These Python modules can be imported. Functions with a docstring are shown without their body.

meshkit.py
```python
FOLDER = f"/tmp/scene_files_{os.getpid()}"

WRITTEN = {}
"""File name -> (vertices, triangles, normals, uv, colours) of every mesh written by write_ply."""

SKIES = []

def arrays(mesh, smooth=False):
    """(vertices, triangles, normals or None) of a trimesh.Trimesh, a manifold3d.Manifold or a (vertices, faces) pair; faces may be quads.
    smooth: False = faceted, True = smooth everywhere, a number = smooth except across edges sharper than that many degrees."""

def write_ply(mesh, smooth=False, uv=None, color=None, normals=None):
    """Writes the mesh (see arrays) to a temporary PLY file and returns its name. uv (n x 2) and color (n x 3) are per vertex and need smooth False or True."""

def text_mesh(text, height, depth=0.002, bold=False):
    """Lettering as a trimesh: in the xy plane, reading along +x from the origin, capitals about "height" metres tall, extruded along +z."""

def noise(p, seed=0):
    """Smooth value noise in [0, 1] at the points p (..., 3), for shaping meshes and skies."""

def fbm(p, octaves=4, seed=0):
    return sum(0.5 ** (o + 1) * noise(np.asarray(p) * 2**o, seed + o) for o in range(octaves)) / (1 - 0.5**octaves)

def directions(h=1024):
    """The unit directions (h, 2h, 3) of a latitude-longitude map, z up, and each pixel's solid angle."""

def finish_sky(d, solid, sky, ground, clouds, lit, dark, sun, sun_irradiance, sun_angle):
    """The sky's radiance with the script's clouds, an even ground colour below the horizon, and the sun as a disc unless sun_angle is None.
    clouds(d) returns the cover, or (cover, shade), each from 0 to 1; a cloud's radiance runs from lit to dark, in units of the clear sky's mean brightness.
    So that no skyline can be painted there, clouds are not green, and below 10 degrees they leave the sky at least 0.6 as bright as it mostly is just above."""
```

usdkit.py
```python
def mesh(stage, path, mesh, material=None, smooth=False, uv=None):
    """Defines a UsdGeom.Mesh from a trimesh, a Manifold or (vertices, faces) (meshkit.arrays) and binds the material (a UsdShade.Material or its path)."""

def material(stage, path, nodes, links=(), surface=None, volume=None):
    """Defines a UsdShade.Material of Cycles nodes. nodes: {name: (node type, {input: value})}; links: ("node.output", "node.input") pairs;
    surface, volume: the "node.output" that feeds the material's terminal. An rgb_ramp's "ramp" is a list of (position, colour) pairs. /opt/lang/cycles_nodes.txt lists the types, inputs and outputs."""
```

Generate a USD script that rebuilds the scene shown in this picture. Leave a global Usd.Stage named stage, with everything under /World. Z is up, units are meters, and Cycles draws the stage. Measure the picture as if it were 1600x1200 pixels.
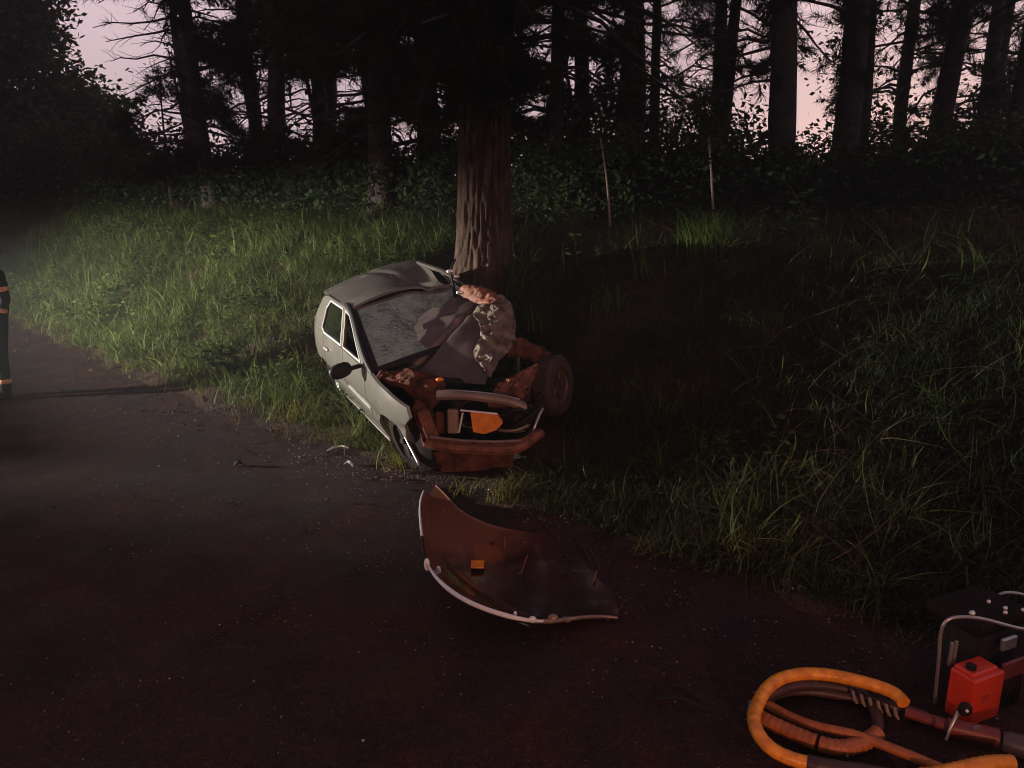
import math, numpy as np, trimesh, manifold3d, usdkit, meshkit
from shapely.geometry import Polygon, Point, LineString
from shapely.ops import unary_union
from pxr import Usd, UsdGeom, UsdLux, UsdShade, Gf, Sdf, Vt

stage = Usd.Stage.CreateInMemory()
UsdGeom.SetStageUpAxis(stage, 'Z')
UsdGeom.Xform.Define(stage, '/World')
W = '/World/'
# ------------------------------------------------------------------ camera, sky, lamps, exposure
CAMZ, PITCH, FPX = 2.4, math.radians(14.1), 1232.0
cam = UsdGeom.Camera.Define(stage, W + 'camera')
cam.CreateHorizontalApertureAttr(36.0); cam.CreateVerticalApertureAttr(27.0)
cam.CreateFocalLengthAttr(36.0 * FPX / 1600); cam.CreateClippingRangeAttr((0.05, 3000.0))
cam.AddTranslateOp().Set((0, 0, CAMZ)); cam.AddRotateXOp().Set(90 - math.degrees(PITCH))
cam.CreateExposureAttr(0.0)
SUN_EL, SUN_AZ = 0.035, 0.45
SKY_STRENGTH = 0.1
LAMP = dict(pos=(-11.0, 7.7, 1.0), aim=(-5.3, 12.2, 0.9), intensity=128000.0, color=(1.0, 0.96, 0.85), cone=62.0, visor=.085, lower=.128, flap=-9.5)
WARM = dict(pos=(1.6, -3.4, 1.5), aim=(-1.4, 6.0, 0.4), intensity=6500.0, color=(1.0, 0.38, 0.2), cone=27.0, visor=.06)  # unseen amber lamp, added to warm the wreck front, hoses and tank

sky_mat = usdkit.material(stage, W + 'Looks/sky_air', {
    'tc': ('texture_coordinate', {}), 'xyz': ('separate_xyz', {}),
    'sky': ('sky_texture', {'sky_type': 'single_scattering', 'sun_disc': False, 'sun_elevation': SUN_EL, 'sun_rotation': SUN_AZ,
                            'air_density': 1.0, 'aerosol_density': 2.0}),
    'n': ('noise_texture', {'scale': 2.2, 'detail': 5.0, 'roughness': 0.55}),
    'ramp': ('rgb_ramp', {'ramp': [(0.3, (7.6, 5.7, 6.4)), (0.7, (12.0, 9.3, 9.7))]}),
    # dusk: brightest over the place where the sun went down, fading towards the zenith and the far side
    'el': ('rgb_ramp', {'ramp': [(0.0, (1.0, 1.0, 1.0)), (0.25, (0.95, 0.92, 0.95)), (0.6, (0.40, 0.36, 0.42)), (1.0, (0.30, 0.27, 0.33))]}),
    'dot': ('vector_math', {'math_type': 'dot_product', 'vector2': (math.sin(SUN_AZ), math.cos(SUN_AZ), 0.0)}),
    'az': ('map_range', {'from_min': -0.6, 'from_max': 0.5, 'to_min': 0.4, 'to_max': 1.0, 'clamp': True}),
    'm1': ('mix_color', {'blend_type': 'multiply', 'fac': 1.0, 'use_clamp': False}), 'm2': ('vector_math', {'math_type': 'scale'}),
    'mix': ('mix_color', {'fac': 0.88, 'use_clamp': False}),
    'bg': ('background_shader', {'strength': SKY_STRENGTH})},
    [('tc.generated', 'n.vector'), ('tc.generated', 'xyz.vector'), ('xyz.z', 'el.fac'), ('tc.generated', 'dot.vector1'), ('dot.value', 'az.value'), ('n.fac', 'ramp.fac'),
     ('ramp.color', 'm1.a'), ('el.color', 'm1.b'), ('m1.result', 'm2.vector1'), ('az.result', 'm2.scale'),
     ('sky.color', 'mix.a'), ('m2.vector', 'mix.b'), ('mix.result', 'bg.color')], surface='bg.background')
dome = UsdLux.DomeLight.Define(stage, W + 'sky'); dome.CreateIntensityAttr(1.0)
UsdShade.MaterialBindingAPI.Apply(dome.GetPrim()).Bind(sky_mat)
dome.GetPrim().SetCustomDataByKey('kind', 'structure')
sun = UsdLux.DistantLight.Define(stage, W + 'sun')                # the last afterglow behind the pines
sun.CreateNormalizeAttr(True); sun.CreateIntensityAttr(0.03); sun.CreateAngleAttr(10.0); sun.CreateColorAttr((1.0, 0.62, 0.5))
sun.AddRotateZOp().Set(-math.degrees(SUN_AZ)); sun.AddRotateXOp().Set(90 - math.degrees(SUN_EL) + 180 - 180)
sun.AddRotateYOp().Set(180)

# ------------------------------------------------------------------ helpers
CP, SP = math.cos(PITCH), math.sin(PITCH)
def ray(px, py):
    a, b = (px - 800) / FPX, (600 - py) / FPX
    return np.array([a, CP + b * SP, -SP + b * CP])
def at(px, py, Y):
    d = ray(px, py); return np.array([0, 0, CAMZ]) + d * Y / d[1]
def gz(px, py, z=0.0):
    d = ray(px, py); return np.array([0, 0, CAMZ]) + d * (z - CAMZ) / d[2]
def project(p):
    p = np.atleast_2d(p) - [0, 0, CAMZ]
    f = p[:, 1] * CP - p[:, 2] * SP; u = p[:, 1] * SP + p[:, 2] * CP
    return np.stack([800 + FPX * p[:, 0] / f, 600 - FPX * u / f], 1)
used = {}
def numbered(parent, name):
    k = parent + '/' + name; n = used.get(k, 0); used[k] = n + 1
    return k if n == 0 else f'{k}_{n:03d}'
def tag(prim, label=None, cat=None, group=None, kind=None):
    for k, v in (('label', label), ('category', cat), ('group', group), ('kind', kind)):
        if v: prim.SetCustomDataByKey(k, v)
    return prim
def thing(name, label, cat, M=None, group=None):
    x = UsdGeom.Xform.Define(stage, numbered('/World', name))
    if M is not None: x.AddTransformOp().Set(Gf.Matrix4d(np.asarray(M, float).T.tolist()))
    return tag(x.GetPrim(), label, cat, group)
def xf(loc, rz=0.0, s=1.0):
    c, sn = math.cos(rz), math.sin(rz)
    return np.array([[c * s, -sn * s, 0, loc[0]], [sn * s, c * s, 0, loc[1]], [0, 0, s, loc[2]], [0, 0, 0, 1.0]])
def part(parent, name, mesh, mat, smooth=False, label=None, kind=None):
    pp = str(parent.GetPath()) if parent is not None else '/World'
    if isinstance(mesh, list): mesh = trimesh.util.concatenate(mesh)
    o = usdkit.mesh(stage, numbered(pp, name), mesh, mat, smooth).GetPrim()
    return tag(o, label=label, kind=kind)
def copy_of(root, M, label, cat, group=None):
    nm = root.GetName()
    r = thing(nm.rstrip('0123456789').rstrip('_') if nm[-3:].isdigit() else nm, label, cat, None, group)
    r.GetReferences().AddInternalReference(root.GetPath()); r.SetInstanceable(True)
    x = UsdGeom.Xformable(r); x.ClearXformOpOrder()
    x.AddTransformOp().Set(Gf.Matrix4d(np.asarray(M, float).T.tolist()))
    return r
def unit(v):
    v = np.asarray(v, float); return v / (np.linalg.norm(v, axis=-1, keepdims=True) + 1e-12)
def tube(pts, r, sides=8, cap=True, flat=1.0):
    """Swept tube along points with per-point radii."""
    p = np.asarray(pts, float); n = len(p); r = np.broadcast_to(np.asarray(r, float), (n,))
    t = unit(np.gradient(p, axis=0))
    a = np.zeros_like(p); ref = np.array([0, 0, 1.0]) if abs(t[0][2]) < 0.9 else np.array([1.0, 0, 0])
    v = unit(np.cross(t[0], ref))
    for i in range(n):
        v = unit(v - t[i] * np.dot(v, t[i])); a[i] = v
    b = np.cross(t, a); ang = np.arange(sides) * 2 * np.pi / sides
    V = p[:, None] + r[:, None, None] * (np.cos(ang)[None, :, None] * a[:, None] + flat * np.sin(ang)[None, :, None] * b[:, None])
    i, j = np.meshgrid(np.arange(n - 1), np.arange(sides), indexing='ij')
    q = np.stack([i * sides + j, i * sides + (j + 1) % sides, (i + 1) * sides + (j + 1) % sides, (i + 1) * sides + j], -1).reshape(-1, 4)
    f = np.vstack([q[:, [0, 1, 2]], q[:, [0, 2, 3]]]); V = V.reshape(-1, 3)
    if cap:
        c0, c1 = len(V), len(V) + 1; V = np.vstack([V, p[0], p[-1]]); k = np.arange(sides)
        f = np.vstack([f, np.stack([np.full(sides, c0), (k + 1) % sides, k], 1), np.stack([np.full(sides, c1), (n - 1) * sides + k, (n - 1) * sides + (k + 1) % sides], 1)])
    return trimesh.Trimesh(V, f, process=False)
def spline(pts, n=40, closed=False):
    from scipy.interpolate import CubicSpline
    p = np.asarray(pts, float); s = np.r_[0, np.cumsum(np.linalg.norm(np.diff(p, axis=0), axis=1))]
    return CubicSpline(s, p, axis=0)(np.linspace(0, s[-1], n))
def box(size, c=(0, 0, 0), R=None):
    m = trimesh.creation.box(size); 
    if R is not None: m.apply_transform(R)
    m.apply_translation(c); return m
def rbox(size, r=0.01, c=(0, 0, 0), R=None):
    """Rounded box (hull of spheres)."""
    s = np.asarray(size) / 2 - r
    sp = manifold3d.Manifold.sphere(r, 12)
    m = manifold3d.Manifold.batch_hull([sp.translate([sx * s[0], sy * s[1], sz * s[2]]) for sx in (-1, 1) for sy in (-1, 1) for sz in (-1, 1)])
    me = m.to_mesh(); t = trimesh.Trimesh(me.vert_properties[:, :3], me.tri_verts, process=False)
    if R is not None: t.apply_transform(R)
    t.apply_translation(c); return t
def bar(a, b, w, h, r=0.006):
    """Rounded bar from a to b."""
    a, b = np.asarray(a, float), np.asarray(b, float); L = np.linalg.norm(b - a)
    m = rbox((L, w, h), min(r, w / 2.1, h / 2.1))
    x = unit(b - a); y = unit(np.cross([0, 0, 1.0], x)); z = np.cross(x, y)
    T = np.eye(4); T[:3, :3] = np.stack([x, y, z], 1); T[:3, 3] = (a + b) / 2
    m.apply_transform(T); return m
def sheet(poly, thick, fn, edge=0.06):
    """Extrudes a shapely polygon, refines it and maps (u, v, w) -> xyz."""
    polys = list(poly.geoms) if hasattr(poly, 'geoms') else [poly]
    out = []
    for g in polys:
        if g.area < 1e-5: continue
        m = trimesh.creation.extrude_polygon(g, thick, engine='earcut')
        v, f = trimesh.remesh.subdivide_to_size(m.vertices, m.faces, edge, max_iter=12)
        m = trimesh.Trimesh(v, f, process=True); m.merge_vertices()
        m.vertices = fn(np.array(m.vertices)); out.append(m)
    m = trimesh.util.concatenate(out); 
    trimesh.repair.fix_normals(m); return m
def grid_sheet(fn, nu, nv, thick=0.0):
    u, v = np.meshgrid(np.linspace(0, 1, nu), np.linspace(0, 1, nv), indexing='ij')
    P = fn(u, v); V = P.reshape(-1, 3)
    i, j = np.meshgrid(np.arange(nu - 1), np.arange(nv - 1), indexing='ij')
    q = np.stack([i * nv + j, (i + 1) * nv + j, (i + 1) * nv + j + 1, i * nv + j + 1], -1).reshape(-1, 4)
    f = np.vstack([q[:, [0, 1, 2]], q[:, [0, 2, 3]]])
    if thick:
        m = trimesh.Trimesh(V, f, process=False); N = m.vertex_normals; n = len(V)
        rim = np.r_[np.arange(nv - 1), (np.arange(nu - 1) + 1) * nv - 1, nu * nv - 1 - np.arange(nv - 1), np.arange(nu - 1)[::-1] * nv + nv]
        rim = np.r_[[j for j in range(nv)], [i * nv + nv - 1 for i in range(1, nu)], [(nu - 1) * nv + j for j in range(nv - 2, -1, -1)], [i * nv for i in range(nu - 2, 0, -1)]]
        nx = np.roll(rim, -1)
        V = np.vstack([V, V - N * thick])
        f = np.vstack([f, f[:, ::-1] + n, np.stack([rim, nx + n, nx], 1), np.stack([rim, rim + n, nx + n], 1)])
    return trimesh.Trimesh(V, f, process=False)
def fb(p, s=1.0, o=4, seed=0): return meshkit.fbm(np.asarray(p) * s, o, seed) - 0.5
def sstep(x): x = np.clip(x, 0, 1); return x * x * (3 - 2 * x)

# ------------------------------------------------------------------ materials
def M_(name, nodes, links, surface): return usdkit.material(stage, W + 'Looks/' + name, nodes, links, surface=surface)
def noisy(name, c1, c2, scale=8, rough=0.6, metal=0.0, bump=0.0, bscale=60, spec=0.5, coat=0.0, detail=4, dist=0.01):
    n = {'g': ('geometry', {}), 'n': ('noise_texture', {'scale': scale, 'detail': detail, 'roughness': 0.6}),
         'r': ('rgb_ramp', {'ramp': [(0.3, c1), (0.7, c2)]}),
         'p': ('principled_bsdf', {'roughness': rough, 'metallic': metal, 'specular_ior_level': spec, 'coat_weight': coat})}
    l = [('g.position', 'n.vector'), ('n.fac', 'r.fac'), ('r.color', 'p.base_color')]
    if bump:
        n['bn'] = ('noise_texture', {'scale': bscale, 'detail': 4.0}); n['b'] = ('bump', {'strength': bump, 'distance': dist})
        l += [('g.position', 'bn.vector'), ('bn.fac', 'b.height'), ('b.normal', 'p.normal')]
    return M_(name, n, l, 'p.BSDF')
def leafy(name, ramp, rough=0.6, trans=0.35, nscale=0.9, spec=0.15):
    """Foliage: colour varies with each blade or leaf island, each copy and slowly over the place."""
    return M_(name, {'g': ('geometry', {}), 'o': ('object_info', {}), 'n': ('noise_texture', {'scale': nscale, 'detail': 3.0}),
        'a1': ('math', {'math_type': 'multiply_add', 'value2': 0.35, 'value3': 0.0}), 'a2': ('math', {'math_type': 'multiply_add', 'value2': 0.3}),
        'a3': ('math', {'math_type': 'multiply_add', 'value2': 0.5}), 'r': ('rgb_ramp', {'ramp': ramp}),
        'p': ('principled_bsdf', {'roughness': rough, 'specular_ior_level': spec}), 't': ('translucent_bsdf', {}), 'm': ('mix_closure', {'fac': trans})},
        [('g.position', 'n.vector'), ('g.random_per_island', 'a1.value1'), ('o.random', 'a2.value1'), ('a1.value', 'a2.value3'), ('n.fac', 'a3.value1'), ('a2.value', 'a3.value3'),
         ('a3.value', 'r.fac'), ('r.color', 'p.base_color'), ('r.color', 't.color'), ('p.BSDF', 'm.closure1'), ('t.BSDF', 'm.closure2')], 'm.closure')
m_grass = leafy('grass_green', [(0.15, (0.03, 0.044, 0.012)), (0.45, (0.07, 0.092, 0.024)), (0.7, (0.125, 0.145, 0.045)), (0.95, (0.20, 0.19, 0.09))], nscale=0.7)
m_fresh = leafy('fresh_green', [(0.2, (0.05, 0.09, 0.012)), (0.9, (0.12, 0.19, 0.03))])
m_straw = leafy('dry_straw', [(0.15, (0.06, 0.05, 0.02)), (0.6, (0.15, 0.125, 0.055)), (0.95, (0.26, 0.22, 0.12))])
m_yellow = leafy('yellowing_blade', [(0.2, (0.1, 0.1, 0.015)), (0.9, (0.22, 0.2, 0.05))])
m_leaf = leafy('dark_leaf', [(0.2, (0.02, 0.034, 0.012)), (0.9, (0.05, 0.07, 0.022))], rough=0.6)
m_needle = leafy('pine_needle', [(0.2, (0.016, 0.024, 0.010)), (0.9, (0.04, 0.05, 0.018))], trans=0.25)
m_tree_leaf = leafy('broad_leaf', [(0.2, (0.022, 0.04, 0.016)), (0.9, (0.055, 0.08, 0.03))], rough=0.6)
m_red_leaf = leafy('rusty_bracken', [(0.2, (0.07, 0.03, 0.016)), (0.9, (0.14, 0.06, 0.03))])
m_twig = noisy('twig_bark', (0.025, 0.018, 0.014), (0.055, 0.04, 0.032), 12, 0.85)
m_stem = noisy('pale_stem', (0.16, 0.12, 0.10), (0.26, 0.2, 0.17), 9, 0.8)
m_farbark = noisy('dark_bark', (0.02, 0.015, 0.012), (0.05, 0.037, 0.03), 7, 0.9, bump=0.8, bscale=18, dist=0.03)
m_bark = M_('pine_bark', {'g': ('geometry', {}), 'mp': ('mapping', {'scale': (9, 9, 2.2)}), 'n': ('noise_texture', {'scale': 1.6, 'detail': 6.0, 'roughness': 0.65}),
    'n2': ('noise_texture', {'scale': 45, 'detail': 4.0}), 'r': ('rgb_ramp', {'ramp': [(0.25, (0.014, 0.009, 0.007)), (0.5, (0.05, 0.029, 0.021)), (0.8, (0.125, 0.08, 0.06))]}),
    'b': ('bump', {'strength': 0.8, 'distance': 0.012}), 'p': ('principled_bsdf', {'roughness': 0.92, 'specular_ior_level': 0.2})},
    [('g.position', 'mp.vector'), ('mp.vector', 'n.vector'), ('g.position', 'n2.vector'), ('n.fac', 'r.fac'), ('r.color', 'p.base_color'), ('n2.fac', 'b.height'), ('b.normal', 'p.normal')], 'p.BSDF')
m_dull = leafy('faded_grass', [(0.1, (0.028, 0.026, 0.012)), (0.9, (0.075, 0.065, 0.032))])  # grass colour lowered to carry the shade of the right bank
m_road = M_('worn_asphalt', {'g': ('geometry', {}), 'n': ('noise_texture', {'scale': 0.8, 'detail': 6.0, 'roughness': 0.65}), 'f': ('noise_texture', {'scale': 75, 'detail': 4.0, 'roughness': 0.8}),
    'v': ('voronoi_texture', {'scale': 130, 'feature': 'f1'}), 'w': ('noise_texture', {'scale': 2.3, 'detail': 4.0, 'roughness': 0.55}), 'sp': ('noise_texture', {'scale': 22, 'detail': 5.0, 'roughness': 0.75}),
    'st': ('noise_texture', {'scale': 1.5, 'detail': 7.0, 'roughness': 0.7, 'distortion': 0.6}), 'stm': ('rgb_ramp', {'ramp': [(0.42, (0, 0, 0)), (0.62, (0.8, 0.8, 0.8))]}),
    'ck': ('voronoi_texture', {'scale': 0.75, 'feature': 'distance_to_edge'}), 'dv': ('noise_texture', {'scale': 2.2, 'detail': 5.0}), 'dm': ('mix_vector', {'fac': 0.22}), 'ckm': ('rgb_ramp', {'ramp': [(0.0, (0.82, 0.82, 0.82)), (0.012, (0.92, 0.92, 0.92)), (0.03, (1, 1, 1)), (1.0, (1, 1, 1))]}),
    'r': ('rgb_ramp', {'ramp': [(0.3, (0.024, 0.013, 0.013)), (0.55, (0.033, 0.019, 0.019)), (0.75, (0.046, 0.023, 0.019))]}),
    'fr': ('rgb_ramp', {'ramp': [(0.3, (0.25, 0.25, 0.25)), (0.56, (1.0, 1.0, 1.0)), (0.72, (3.4, 3.1, 3.0))]}), 'spr': ('rgb_ramp', {'ramp': [(0.3, (0.55, 0.55, 0.55)), (0.55, (1.0, 1.0, 1.0)), (0.72, (1.9, 1.75, 1.7))]}),
    'mul': ('mix_color', {'blend_type': 'multiply', 'fac': 1.0, 'use_clamp': False}), 'mul2': ('mix_color', {'blend_type': 'multiply', 'fac': 1.0, 'use_clamp': False}), 'mul3': ('mix_color', {'blend_type': 'multiply', 'fac': 1.0, 'use_clamp': False}),
    'red': ('mix_color', {'b': (0.062, 0.022, 0.014)}),
    'rr': ('map_range', {'from_min': 0.35, 'from_max': 0.7, 'to_min': 0.95, 'to_max': 0.7, 'clamp': True}),
    'ha': ('math', {'math_type': 'multiply_add', 'value2': 0.8}), 'hb': ('math', {'math_type': 'multiply_add', 'value2': 1.2}),
    'b': ('bump', {'strength': 1.0, 'distance': 0.007}), 'p': ('principled_bsdf', {'specular_ior_level': 0.2})},
    [('g.position', x + '.vector') for x in ('n', 'f', 'v', 'w', 'sp', 'st', 'dv')] + [('g.position', 'dm.a'), ('dv.color', 'dm.b'), ('dm.result', 'ck.vector'), ('ck.distance', 'ckm.fac'),
     ('n.fac', 'r.fac'), ('st.fac', 'stm.fac'), ('r.color', 'red.a'), ('stm.color', 'red.fac'), ('f.fac', 'fr.fac'), ('sp.fac', 'spr.fac'), ('red.result', 'mul.a'), ('fr.color', 'mul.b'), ('mul.result', 'mul2.a'), ('spr.color', 'mul2.b'),
     ('mul2.result', 'mul3.a'), ('ckm.color', 'mul3.b'), ('mul3.result', 'p.base_color'), ('w.fac', 'rr.value'), ('rr.result', 'p.roughness'), ('v.distance', 'ha.value1'), ('f.fac', 'ha.value3'), ('sp.fac', 'hb.value1'), ('ha.value', 'hb.value3'), ('hb.value', 'b.height'), ('b.normal', 'p.normal')], 'p.BSDF')
m_grit = noisy('pale_grit', (0.05, 0.035, 0.03), (0.22, 0.17, 0.15), 30, 0.6)
m_soil = M_('red_soil', {'g': ('geometry', {}), 'n': ('noise_texture', {'scale': 1.3, 'detail': 6.0}), 'f': ('noise_texture', {'scale': 40, 'detail': 5.0}),
    'r': ('rgb_ramp', {'ramp': [(0.3, (0.026, 0.014, 0.010)), (0.7, (0.062, 0.028, 0.018))]}), 'b': ('bump', {'strength': 1.0, 'distance': 0.03}), 'p': ('principled_bsdf', {'roughness': 0.85, 'specular_ior_level': 0.3})},
    [('g.position', 'n.vector'), ('g.position', 'f.vector'), ('n.fac', 'r.fac'), ('r.color', 'p.base_color'), ('f.fac', 'b.height'), ('b.normal', 'p.normal')], 'p.BSDF')
m_silver = M_('silver_paint', {'g': ('geometry', {}), 'n': ('noise_texture', {'scale': 3.5, 'detail': 5.0}), 'r': ('rgb_ramp', {'ramp': [(0.35, (0.285, 0.266, 0.238)), (0.75, (0.19, 0.155, 0.13))]}),
    'rr': ('rgb_ramp', {'ramp': [(0.35, (0.2, 0.2, 0.2)), (0.75, (0.38, 0.38, 0.38))]}),
    'p': ('principled_bsdf', {'metallic': 0.5, 'coat_weight': 0.7, 'coat_roughness': 0.08})},
    [('g.position', 'n.vector'), ('n.fac', 'r.fac'), ('n.fac', 'rr.fac'), ('r.color', 'p.base_color'), ('rr.color', 'p.roughness')], 'p.BSDF')
m_hood = noisy('dusty_grey_panel', (0.07, 0.052, 0.048), (0.135, 0.10, 0.09), 3.5, 0.4, 0.4, 0.15, 5)  # dark trees mirrored in the silver bonnet, put into a darker grey
m_pale = noisy('pale_crumpled_lining', (0.045, 0.032, 0.026), (0.23, 0.18, 0.13), 10, 0.75, 0.0, 0.9, 28, detail=7, dist=0.03)
m_dirt = noisy('dirt_caked_metal', (0.012, 0.008, 0.007), (0.15, 0.052, 0.031), 9, 0.85, 0.0, 0.5, 50, spec=0.1)
m_rust = noisy('red_brown_metal', (0.06, 0.026, 0.019), (0.28, 0.105, 0.06), 11, 0.65, 0.1, 0.4, 40, spec=0.25)
m_beam = noisy('dusty_steel', (0.19, 0.13, 0.095), (0.30, 0.21, 0.15), 10, 0.42, 0.3, 0.25, 40)
m_black = noisy('black_plastic', (0.008, 0.007, 0.007), (0.017, 0.014, 0.014), 12, 0.5, spec=0.2)
m_rubber = noisy('black_rubber', (0.008, 0.007, 0.007), (0.018, 0.013, 0.011), 20, 0.85, spec=0.1)
m_chrome = noisy('bright_trim', (0.7, 0.7, 0.68), (0.85, 0.85, 0.82), 8, 0.32, 0.8)
m_white = noisy('white_trim', (0.62, 0.62, 0.6), (0.8, 0.8, 0.77), 20, 0.3)
m_amber = noisy('amber_lens', (0.62, 0.17, 0.02), (0.85, 0.27, 0.03), 14, 0.35)
m_darkin = noisy('dark_cloth', (0.014, 0.012, 0.012), (0.025, 0.022, 0.022), 25, 0.9, spec=0.15)
m_bag = noisy('greenish_white_cloth', (0.34, 0.38, 0.31), (0.52, 0.54, 0.45), 16, 0.85, 0.0, 0.5, 30)
m_hose = noisy('orange_sleeve', (0.52, 0.16, 0.016), (0.92, 0.37, 0.03), 16, 0.38, 0, 0.2, 60)
m_hose_dull = noisy('dirty_orange_hose', (0.24, 0.07, 0.02), (0.42, 0.13, 0.03), 16, 0.5, 0, 0.2, 60)
m_hose_dark = noisy('dark_hose', (0.03, 0.016, 0.014), (0.06, 0.026, 0.02), 20, 0.5)
m_red = noisy('red_tank', (0.58, 0.035, 0.014), (0.70, 0.055, 0.02), 6, 0.33, 0, 0.05, 30)
m_dkred = noisy('dull_red_handle', (0.13, 0.022, 0.02), (0.2, 0.04, 0.03), 12, 0.45)
m_steel = noisy('plain_steel', (0.38, 0.37, 0.36), (0.52, 0.5, 0.48), 20, 0.32, 0.8)
m_plate = noisy('faded_plate', (0.16, 0.07, 0.04), (0.26, 0.13, 0.08), 60, 0.5)
m_uniform = noisy('dark_uniform', (0.008, 0.008, 0.010), (0.02, 0.018, 0.02), 18, 0.95, 0, 0.4, 80, spec=0.1)
m_stripe = noisy('reflective_tape', (0.30, 0.13, 0.06), (0.8, 0.42, 0.2), 25, 0.35)  # orange lamplight put into the tape colour
m_skin = noisy('skin', (0.34, 0.19, 0.13), (0.42, 0.25, 0.18), 20, 0.5)
m_hair = noisy('dark_hair', (0.012, 0.01, 0.009), (0.03, 0.022, 0.018), 60, 0.6)
m_shard = M_('broken_glass', {'p': ('principled_bsdf', {'base_color': (0.28, 0.3, 0.29), 'roughness': 0.1, 'specular_ior_level': 0.8})}, [], 'p.BSDF')
m_litter = leafy('dry_litter', [(0.1, (0.06, 0.035, 0.02)), (0.9, (0.22, 0.16, 0.1))])
m_side_glass = M_('window_glass', {'f': ('fresnel', {'IOR': 1.5}), 'k': ('math', {'math_type': 'multiply_add', 'value2': 1.0, 'value3': 0.12}), 't': ('transparent_bsdf', {'color': (0.45, 0.47, 0.46)}), 'g': ('glossy_bsdf', {'roughness': 0.06, 'color': (0.9, 0.9, 0.9)}), 'm': ('mix_closure', {})},
    [('f.fac', 'k.value1'), ('k.value', 'm.fac'), ('t.BSDF', 'm.closure1'), ('g.BSDF', 'm.closure2')], 'm.closure')
m_screen = M_('shattered_glass', {'g': ('geometry', {}), 'v': ('voronoi_texture', {'scale': 26, 'feature': 'distance_to_edge'}), 'n': ('noise_texture', {'scale': 5.5, 'detail': 6.0, 'roughness': 0.75}),
    'cr': ('rgb_ramp', {'ramp': [(0.0, (1, 1, 1)), (0.05, (0.5, 0.5, 0.5)), (0.12, (0.0, 0.0, 0.0))]}), 'nr': ('rgb_ramp', {'ramp': [(0.40, (0.2, 0.2, 0.2)), (0.58, (1.0, 1.0, 1.0))]}),
    'ad': ('math', {'math_type': 'multiply_add', 'value2': 0.3}), 'ad2': ('math', {'math_type': 'multiply', 'value2': 0.75, 'use_clamp': True}),
    'd': ('diffuse_bsdf', {'color': (0.36, 0.47, 0.38)}), 't': ('transparent_bsdf', {'color': (0.75, 0.82, 0.76)}), 'gl': ('glossy_bsdf', {'roughness': 0.15, 'color': (0.9, 0.95, 0.9)}),
    'b': ('bump', {'strength': 0.6, 'distance': 0.01}), 'f': ('fresnel', {'IOR': 1.45}), 'm1': ('mix_closure', {}), 'm2': ('mix_closure', {})},
    [('g.position', 'v.vector'), ('g.position', 'n.vector'), ('v.distance', 'cr.fac'), ('n.fac', 'nr.fac'), ('cr.color', 'ad.value1'), ('nr.color', 'ad.value3'), ('ad.value', 'ad2.value1'), ('ad2.value', 'm1.fac'),
     ('t.BSDF', 'm1.closure1'), ('d.BSDF', 'm1.closure2'), ('v.distance', 'b.height'), ('b.normal', 'gl.normal'), ('f.fac', 'm2.fac'), ('m1.closure', 'm2.closure1'), ('gl.BSDF', 'm2.closure2')], 'm2.closure')
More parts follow.
